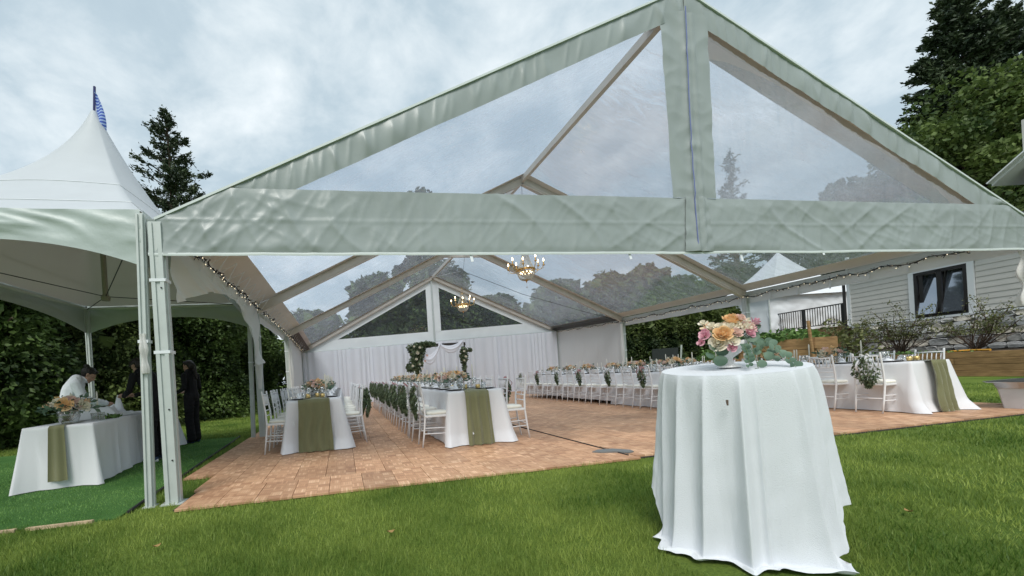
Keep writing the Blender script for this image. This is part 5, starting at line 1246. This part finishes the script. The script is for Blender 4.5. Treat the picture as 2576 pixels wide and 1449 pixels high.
for k, (x, y, h, r, mt, n, sz) in enumerate(((-9.6, 1.2, 6.2, 2.0, M_hedge, 9000, .20), (-8.0, 4.4, 6.0, 1.9, M_hedge2, 14000, .17), (-6.6, 7.2, 5.6, 1.9, M_hedge, 20000, .15), (-5.0, 9.7, 5.9, 1.8, M_hedge2, 22000, .15), (-3.2, 11.9, 5.4, 1.75, M_hedge, 22000, .15), (-2.3, 15.0, 4.4, 1.7, M_hedge, 15000, .16), (-11.5, 6.5, 7.2, 2.6, M_hedge, 8000, .26), (-8.6, 10.6, 7.0, 2.6, M_hedge2, 9000, .26), (-5.6, 13.8, 4.7, 2.3, M_hedge, 9000, .24))):
    hedge('evergreen', 'dense evergreen, %s %s the green wall behind the small peaked tent' % (ORD[k % 6], 'along' if k < 6 else 'tall one behind'), (x, y, 0), h, r, 40+k, mt, n, sz, GH)
GR = 'dark trees massed behind the rear of the big tent'
for k, (x, y, h, r) in enumerate(((-3.5, 19.5, 4.2, 2.2), (.3, 19, 4.9, 2.5), (4, 19.6, 7.0, 2.8), (7.6, 19, 7.4, 2.7), (11, 19.3, 5.6, 2.6), (14.2, 18.6, 5.2, 2.4))):
    hedge('dark_tree', 'dark leafy tree, %s from the evergreens in the row behind the big tent' % ORD[k], (x, y, 0), h, r, 70+k, M_hedge, 7000, .28, GR)
broadleaf('tall_tree', 'tall dark tree rising behind the ridge of the big tent', (7.4, 24, 0), 15.0, 3.6, 5, M_conifer, 9000, .42)
GC = 'cedars of the clipped hedge right of the big tent'
for k in range(6):
    f = k/6; hedge('cedar', 'clipped dark green cedar, %s from the big tent in the hedge' % ORD[k], (15.2+6.6*f, 13.6-1.0*f, 0), 3.55+.12*math.sin(k*2), 1.05, 90+k, M_hedge2, 9000, .13, GC, .8)
conifer('fir_tree', 'lone dark fir standing behind the small peaked tent', (-8.6, 25.1, 0), 19.4, 5.2, 3, dens=1.5)
conifer('fir_tree', 'dark fir seen through the right half of the clear gable', (31.0, 21.2, 0), 16.2, 2.6, 4, dens=1.1)
broadleaf('broad_tree', 'broad dark tree seen through the lower right of the clear gable', (39.8, 20, 0), 15.8, 6.0, 6, M_conifer, 26000, .36)
conifer('tall_conifer', 'tallest ragged conifer behind the house at the right', (45.4, 16.8, 0), 25.8, 6.6, 11, dens=1.9, cs=.46, low=.2)
conifer('tall_conifer', 'second ragged conifer right of the tallest behind the house', (51.6, 17.4, 0), 26.0, 6.6, 12, dens=1.9, cs=.46, low=.2)
broadleaf('maple', 'olive green leafy tree in front of the tall conifers', (42.6, 14.6, 0), 17.8, 6.8, 13, M_decid, 52000, .30, blobs=46)
broadleaf('maple', 'darker green leafy tree above the house roof at the far right', (48.6, 12.4, 0), 18.5, 7.4, 14, M_decid, 52000, .32, blobs=46)
for k, (x, y, h, r) in enumerate(((21, 22, 7.5, 3.2), (25.5, 24, 8.5, 3.4), (30, 26, 8, 3.5), (36, 26, 9, 3.8), (18, 24, 7.5, 3))):
    hedge('woodland_tree', ['green tree straight behind the white tent', 'taller green tree right behind the white tent roof', 'green tree farther right beyond the white tent', 'tallest green tree beyond the house roof', 'lower green tree left of the white tent'][k], (x, y, 0), h, r, 120+k, M_hedge, 6000, .32, 'trees beyond the deck')

b = MB(); b.tube([(-.30, -.22, .02), (-.335, .3, .022), (-.36, 1.2, .022), (-.43, 2.6, .022), (-.50, 4.2, .022), (-.56, 5.0, .02)], .014, 6); tag(b.build('black_hose', M_cable), 'thin black hose lying along the edge of the green turf', 'hose')
# ================================================================== BUFFET UNDER THE SMALL TENT
LA = math.radians(6); LC = Vector((-1.78, 2.30, .012))
M_buf = M_cloth2
t = thing('serving_table', 'white clothed serving table on green turf with linens piled on it', 'table', LC, LA)
b = MB(); b.box((0, 0, .715), (.66, 2.1, .03)); b.build('tabletop', M_board, t)
for sx in (-1, 1):
    for sy in (-1, 1): b = MB(); b.tube([(sx*.27, sy*.9, 0), (sx*.27, sy*.9, .70)], .014, 6); b.build('leg', M_blackmetal, t)
o = obj('tablecloth', cloth_mesh(.345, 1.07, .735, 77, amp=.035, flare=.02, hem=.008, n=300), M_buf); o.location = LC; o.rotation_euler = (0, 0, LA); tag(o, 'white cloth with soft folds over the serving table on the turf', 'tablecloth')
b = MB()
def rnl(u, v):
    w = (2*v-1)*.075; 
    if u < .7: q = u/.7; return (w*(1+.25*(1-q)), -1.07-.045-.035*(1-q)-.016*math.sin(w*60+1)*(1-.4*q), .10+.64*q)
    return (w, -1.085+(u-.7)/.3*.5, .742+.002*math.sin(w*40))
b.sheet(rnl, 40, 14); o = b.build('table_runner', M_sage, None, True, LC); o.rotation_euler = (0, 0, LA); tag(o, 'sage green runner hanging over the end of the serving table', 'runner')
def lt(x, y, z): p = Matrix.Rotation(LA, 3, 'Z') @ Vector((x, y, 0)); return (LC.x+p.x, LC.y+p.y, LC.z+z)
put_centre(1, *lt(.02, -.86, .748), 1.0, 'full bouquet of peach roses in a bowl on the serving table', None, 1.5)
for k, (x, y, kd) in enumerate(((-.10, -.52, 'tall'), (.16, -.45, 'tall'))): put(kd, *lt(x, y, .742), 0, ['ivory taper candle behind the bouquet on the serving table', 'ivory taper candle beside the linens on the serving table'][k], 'x'); 
for x, y in ((.20, -.66), (.24, -.55)): put('tumbler', *lt(x, y, .742), 0, 'clear tumbler beside the bouquet on the serving table', 'tumblers on the serving table')
leafmass('salad_greens', 'small heap of bright lettuce leaves on the serving table', 'greens', lt(.20, -.30, .742), (.16, .16, .05), 60, .09, M_garden, stem=False)
def linen(c, sx, sy, h, seed, label, rz=0):
    b = MB()
    def f(u, v):
        x, y = (2*u-1), (2*v-1); e = max(abs(x), abs(y)); return (x*sx, y*sy, h*max(0, 1-e**4)*(.75+.45*nz(x*1.6, y*1.6, seed))+.022*ridged(x*2+seed, y*2.5, seed)*(1-e**6)+.003)
    b.sheet(f, 30, 30); o = b.build('folded_linen', M_napkin, None, True, c); o.rotation_euler = (0, 0, LA+rz); tag(o, label, 'linen')
linen(lt(-.03, .0, .742), 0.25, .33, .20, 1, 'large crumpled white linen heaped on the serving table', .3)
linen(lt(.08, .48, .742), .22, .26, .04, 2, 'loose white napkins spread at the far half of the serving table', -.2)
linen(lt(-.14, .78, .742), 0.15, .2, .15, 3, 'neat tall stack of white folded linen at the far end of the serving table')
t = thing('side_table', 'second smaller white clothed table farther back on the turf', 'table', (-1.9, 4.05, .012))
b = MB(); b.box((0, 0, .70), (.66, .62, .03)); b.build('tabletop', M_board, t)
for sx in (-1, 1):
    for sy in (-1, 1): b = MB(); b.tube([(sx*.28, sy*.26, 0), (sx*.28, sy*.26, .69)], .014, 6); b.build('leg', M_blackmetal, t)
o = obj('tablecloth', cloth_mesh(.35, .33, .72, 91, amp=.03, flare=.05, hem=.01, n=160), M_buf); o.location = (-1.9, 4.05, .012); tag(o, 'white cloth over the smaller table behind the serving table', 'tablecloth')

# ================================================================== PEOPLE
M_skin = mat('skin', (.42, .25, .18), .55, .35, var=.06, vscale=12); M_hair = mat('dark_hair', (.018, .013, .011), .5, .4, bump=.5, bscale=60, stretch=(1, 1, .2))
M_black = mat('black_clothing', (.012, .012, .014), .75, .2, bump=.4, bscale=14); M_shirt = mat('white_shirt', (.74, .77, .82), .8, .15, bump=.5, bscale=9); M_shoe = mat('navy_shoe', (.03, .05, .10), .5); M_sole = mat('white_sole', (.7, .7, .7), .6)
def person(label, loc, rz, prims, hair, voxel=.009):
    """prims: (tag, [(point, radius), ...]) tapered chains; all fused into one continuous skin, coloured by the chain that is nearest"""
    b = MB(); segs = []
    for tg, chain in prims:
        for (p, r), (q, s) in zip(chain[:-1], chain[1:]):
            p = Vector(p); q = Vector(q); r = r if isinstance(r, tuple) else (r, r); s = s if isinstance(s, tuple) else (s, s)
            n = 6
            for k in range(n+1):
                f = k/n; c = p.lerp(q, f); ra = r[0]+(s[0]-r[0])*f; rb_ = r[1]+(s[1]-r[1])*f
                b.ball(c, 1.0, 10, 7, (1, 1, 1)) if False else b.add([(c.x+ra*x, c.y+rb_*y, c.z+(ra+rb_)/2*z) for x, y, z in UB[0]], UB[1])
            segs.append((tg, np.array(p), np.array(q), (r[0]+r[1])/2, (s[0]+s[1])/2))
    me = b.mesh('body'); tmp = obj('body_tmp', me); md = tmp.modifiers.new('r', 'REMESH'); md.mode = 'VOXEL'; md.voxel_size = voxel
    sm = tmp.modifiers.new('s', 'SMOOTH'); sm.factor = .5; sm.iterations = 3
    dg = bpy.context.evaluated_depsgraph_get(); dg.update(); me2 = bpy.data.meshes.new_from_object(tmp.evaluated_get(dg)); bpy.data.objects.remove(tmp)
    tags = []; mats = {'skin': M_skin, 'black': M_black, 'shirt': M_shirt, 'shoe': M_shoe, 'sole': M_sole, 'hair': M_hair}
    me2.materials.clear(); names = list(mats)
    for k in names: me2.materials.append(mats[k])
    n = len(me2.polygons); C = np.zeros(n*3); me2.polygons.foreach_get('center', C); C = C.reshape(-1, 3); best = np.full(n, 1e9); idx = np.zeros(n, int)
    for tg, p, q, r, s in segs:
        d = q-p; L2 = max(1e-9, d@d); f = np.clip(((C-p)@d)/L2, 0, 1); dist = np.linalg.norm(C-(p+f[:, None]*d), axis=1)-(r+(s-r)*f); k = dist < best; best[k] = dist[k]; idx[k] = names.index(tg)
    me2.polygons.foreach_set('material_index', idx.astype(np.int32)); me2.shade_smooth(); me2.update()
    body = obj('person', me2); body.location = loc; body.rotation_euler = (0, 0, rz); tag(body, label, 'person')
    hb_ = MB()
    for c, r in hair: hb_.add([(c[0]+r[0]*x, c[1]+r[1]*y, c[2]+r[2]*z) for x, y, z in UB[0]], UB[1])
    tmp = obj('hair_tmp', hb_.mesh('hair')); md = tmp.modifiers.new('r', 'REMESH'); md.mode = 'VOXEL'; md.voxel_size = .007; sm = tmp.modifiers.new('s', 'SMOOTH'); sm.factor = .5; sm.iterations = 2
    dg = bpy.context.evaluated_depsgraph_get(); dg.update(); mh = bpy.data.meshes.new_from_object(tmp.evaluated_get(dg)); bpy.data.objects.remove(tmp); mh.shade_smooth(); mh.materials.clear(); obj('hair', mh, M_hair, body)
    return body
def unit_ball():
    b = MB(); b.ball((0, 0, 0), 1., 10, 7); return b.v, b.f
UB = unit_ball()
def head(c, yaw=0, pitch=0):
    """skull, jaw, nose, brow, ears and lips in the head's own frame: +y is where the face looks"""
    M3 = Matrix.Rotation(yaw, 3, 'Z') @ Matrix.Rotation(pitch, 3, 'X'); c = Vector(c)
    def T(x, y, z): return tuple(c+M3 @ Vector((x, y, z)))
    return T, [('skin', [(T(0, -.025, .035), (.072, .082)), (T(0, .012, .03), (.070, .076))]), ('skin', [(T(0, .025, -.02), .062), (T(0, .048, -.075), .040)]), ('skin', [(T(0, .082, .012), .013), (T(0, .100, -.018), .015)]), ('skin', [(T(-.03, .074, .03), .014), (T(.03, .074, .03), .014)]), ('skin', [(T(-.072, -.005, .0), .014), (T(-.074, -.012, .025), .015)]), ('skin', [(T(.072, -.005, .0), .014), (T(.074, -.012, .025), .015)]), ('skin', [(T(-.014, .084, -.048), .010), (T(.014, .084, -.048), .010)]), ('skin', [(T(0, -.01, -.06), .050), (T(0, -.035, -.13), .052)])]
def hand(w, d, side, curl=.5):
    """palm, four curled fingers of unequal length, and a thumb from the palm's side"""
    w = Vector(w); d = Vector(d).normalized(); s = d.cross(Vector((0, 0, 1))); s = s if s.length > .1 else Vector((1, 0, 0)); s.normalize(); n = s.cross(d); s *= side
    out = [('skin', [(w, .026), (w+d*.045, (.034)), (w+d*.075, .030)])]
    for k, L in enumerate((.060, .070, .066, .052)):
        a = w+d*.08+s*(.027-.018*k); m = a+d*L*.5-n*L*.25*curl; e = m+d*L*.3-n*L*.45*curl; out.append(('skin', [(a, .0105), (m, .0095), (e, .008)]))
    a = w+d*.03+s*.03; out.append(('skin', [(a, .013), (a+d*.025+s*.022-n*.01, .011), (a+d*.055+s*.018-n*.022, .009)])); return out
def limb(tg, *pr): return (tg, list(pr))
# person in black leaning over the serving table and holding a napkin upright (faces +y locally)
T, hd = head((0, .25, 1.47), 0, -.55)
pr = hd+[('black', [((0, -.10, .93), (.165, .125)), ((0, -.06, 1.06), (.150, .115)), ((0, .06, 1.24), (.178, .115)), ((0, .15, 1.34), (.165, .09))]), ('black', [((0, .17, 1.36), .075), ((0, .22, 1.38), .055)]),
 ('black', [((-.09, -.10, .92), .105), ((-.10, -.04, .50), .078), ((-.10, -.07, .12), .068)]), ('black', [((.09, -.10, .92), .105), ((.10, -.02, .50), .078), ((.11, -.02, .12), .068)]),
 ('shoe', [((-.10, -.08, .055), .045), ((-.11, .09, .042), .040)]), ('shoe', [((.11, -.04, .055), .045), ((.12, .14, .042), .040)]), ('sole', [((-.10, -.10, .018), .030), ((-.11, .11, .016), .030)]), ('sole', [((.11, -.06, .018), .030), ((.12, .16, .016), .030)]),
 ('black', [((-.19, .13, 1.32), .060), ((-.22, .20, 1.10), .047), ((-.13, .40, 1.03), .036)]), ('black', [((.19, .13, 1.32), .060), ((.23, .20, 1.10), .047), ((.10, .42, 1.03), .036)])]
pr += hand((-.12, .42, 1.03), (.25, .9, .1), 1, .9)+hand((.09, .44, 1.03), (-.25, .9, .1), -1, .9)
hair = [(T(0, -.03, .06), (.088, .095, .082)), (T(0, -.06, .0), (.082, .07, .09)), (T(0, .035, .095), (.07, .06, .035)), (T(0, .085, .075), (.062, .045, .018))]
person('person in black clothes and dark cap bending over the linens on the serving table', (-1.25, 2.72, .012), math.radians(66), pr, hair)
# the upright napkin in those hands
b = MB(); b.lathe([(.075, 0), (.06, .08), (.035, .18), (.012, .25)], 12, sy=.45); o = b.build('napkin', M_napkin, None, True, lt(.02, .62, .80)); tag(o, 'white napkin cone held upright over the serving table', 'napkin')
# woman in black standing sideways farther back
T, hd = head((0, .035, 1.52), 0, -.12)
pr = hd+[('black', [((0, 0, .93), (.165, .120)), ((0, .0, 1.06), (.135, .105)), ((0, .02, 1.24), (.165, .115)), ((0, .0, 1.36), (.165, .085))]), ('black', [((0, .0, 1.38), .07), ((0, .01, 1.41), .052)]),
 ('black', [((-.08, 0, .92), .105), ((-.085, .02, .50), .085), ((-.085, -.01, .10), .088)]), ('black', [((.08, 0, .92), .105), ((.085, .02, .50), .085), ((.085, .0, .10), .088)]),
 ('shoe', [((-.085, -.03, .04), .042), ((-.09, .13, .034), .034)]), ('shoe', [((.085, -.03, .04), .042), ((.09, .13, .034), .034)]),
 ('black', [((-.19, .0, 1.34), .058), ((-.22, -.02, 1.10), .046), ((-.14, .20, 1.02), .035)]), ('black', [((.19, .0, 1.34), .058), ((.22, -.02, 1.10), .046), ((.14, .20, 1.02), .035)])]
pr += hand((-.13, .21, 1.02), (.6, .7, 0), 1, .6)+hand((.13, .21, 1.02), (-.6, .7, 0), -1, .6)
hair = [(T(0, -.028, .055), (.086, .098, .084)), (T(0, -.07, .01), (.078, .055, .085)), (T(0, -.115, .02), (.035, .035, .045)), (T(0, -.135, -.08), (.034, .032, .11)), (T(0, -.14, -.19), (.028, .026, .10)), (T(0, .04, .09), (.066, .05, .03))]
person('woman in black with a ponytail standing sideways on the turf farther back', (-1.33, 4.62, .012), math.radians(72), pr, hair)
# woman in a white shirt stooping behind the serving table
T, hd = head((.02, .17, 1.40), -.25, -.75)
pr = hd+[('black', [((0, -.12, .90), (.16, .125)), ((0, -.10, .98), (.155, .12))]), ('shirt', [((0, -.09, 1.0), (.165, .145)), ((0, -.05, 1.15), (.185, .15)), ((0, .01, 1.28), (.185, .115))]), ('shirt', [((0, .03, 1.30), .08), ((0, .08, 1.34), .06)]),
 ('black', [((-.09, -.12, .90), .105), ((-.10, -.02, .48), .078), ((-.10, -.05, .10), .062)]), ('black', [((.09, -.12, .90), .105), ((.10, -.02, .48), .078), ((.10, -.05, .10), .062)]), ('shoe', [((-.10, -.07, .045), .042), ((-.11, .10, .036), .036)]), ('shoe', [((.10, -.07, .045), .042), ((.11, .10, .036), .036)]),
 ('shirt', [((-.20, .01, 1.26), .085), ((-.27, .08, 1.02), .072), ((-.20, .33, .92), .048)]), ('shirt', [((.20, .01, 1.26), .085), ((.27, .08, 1.02), .072), ((.16, .36, .93), .048)])]
pr += hand((-.19, .35, .91), (.3, .9, -.2), 1, .6)+hand((.15, .38, .92), (-.3, .9, -.2), -1, .6)
hair = [(T(0, -.028, .055), (.086, .098, .084)), (T(0, -.07, .0), (.08, .055, .085)), (T(0, -.115, .095), (.048, .048, .048)), (T(0, .04, .092), (.066, .05, .03))]
person('woman in a white shirt with dark hair bun stooping behind the serving table', (-2.62, 3.32, .012), math.radians(-62), pr, hair)
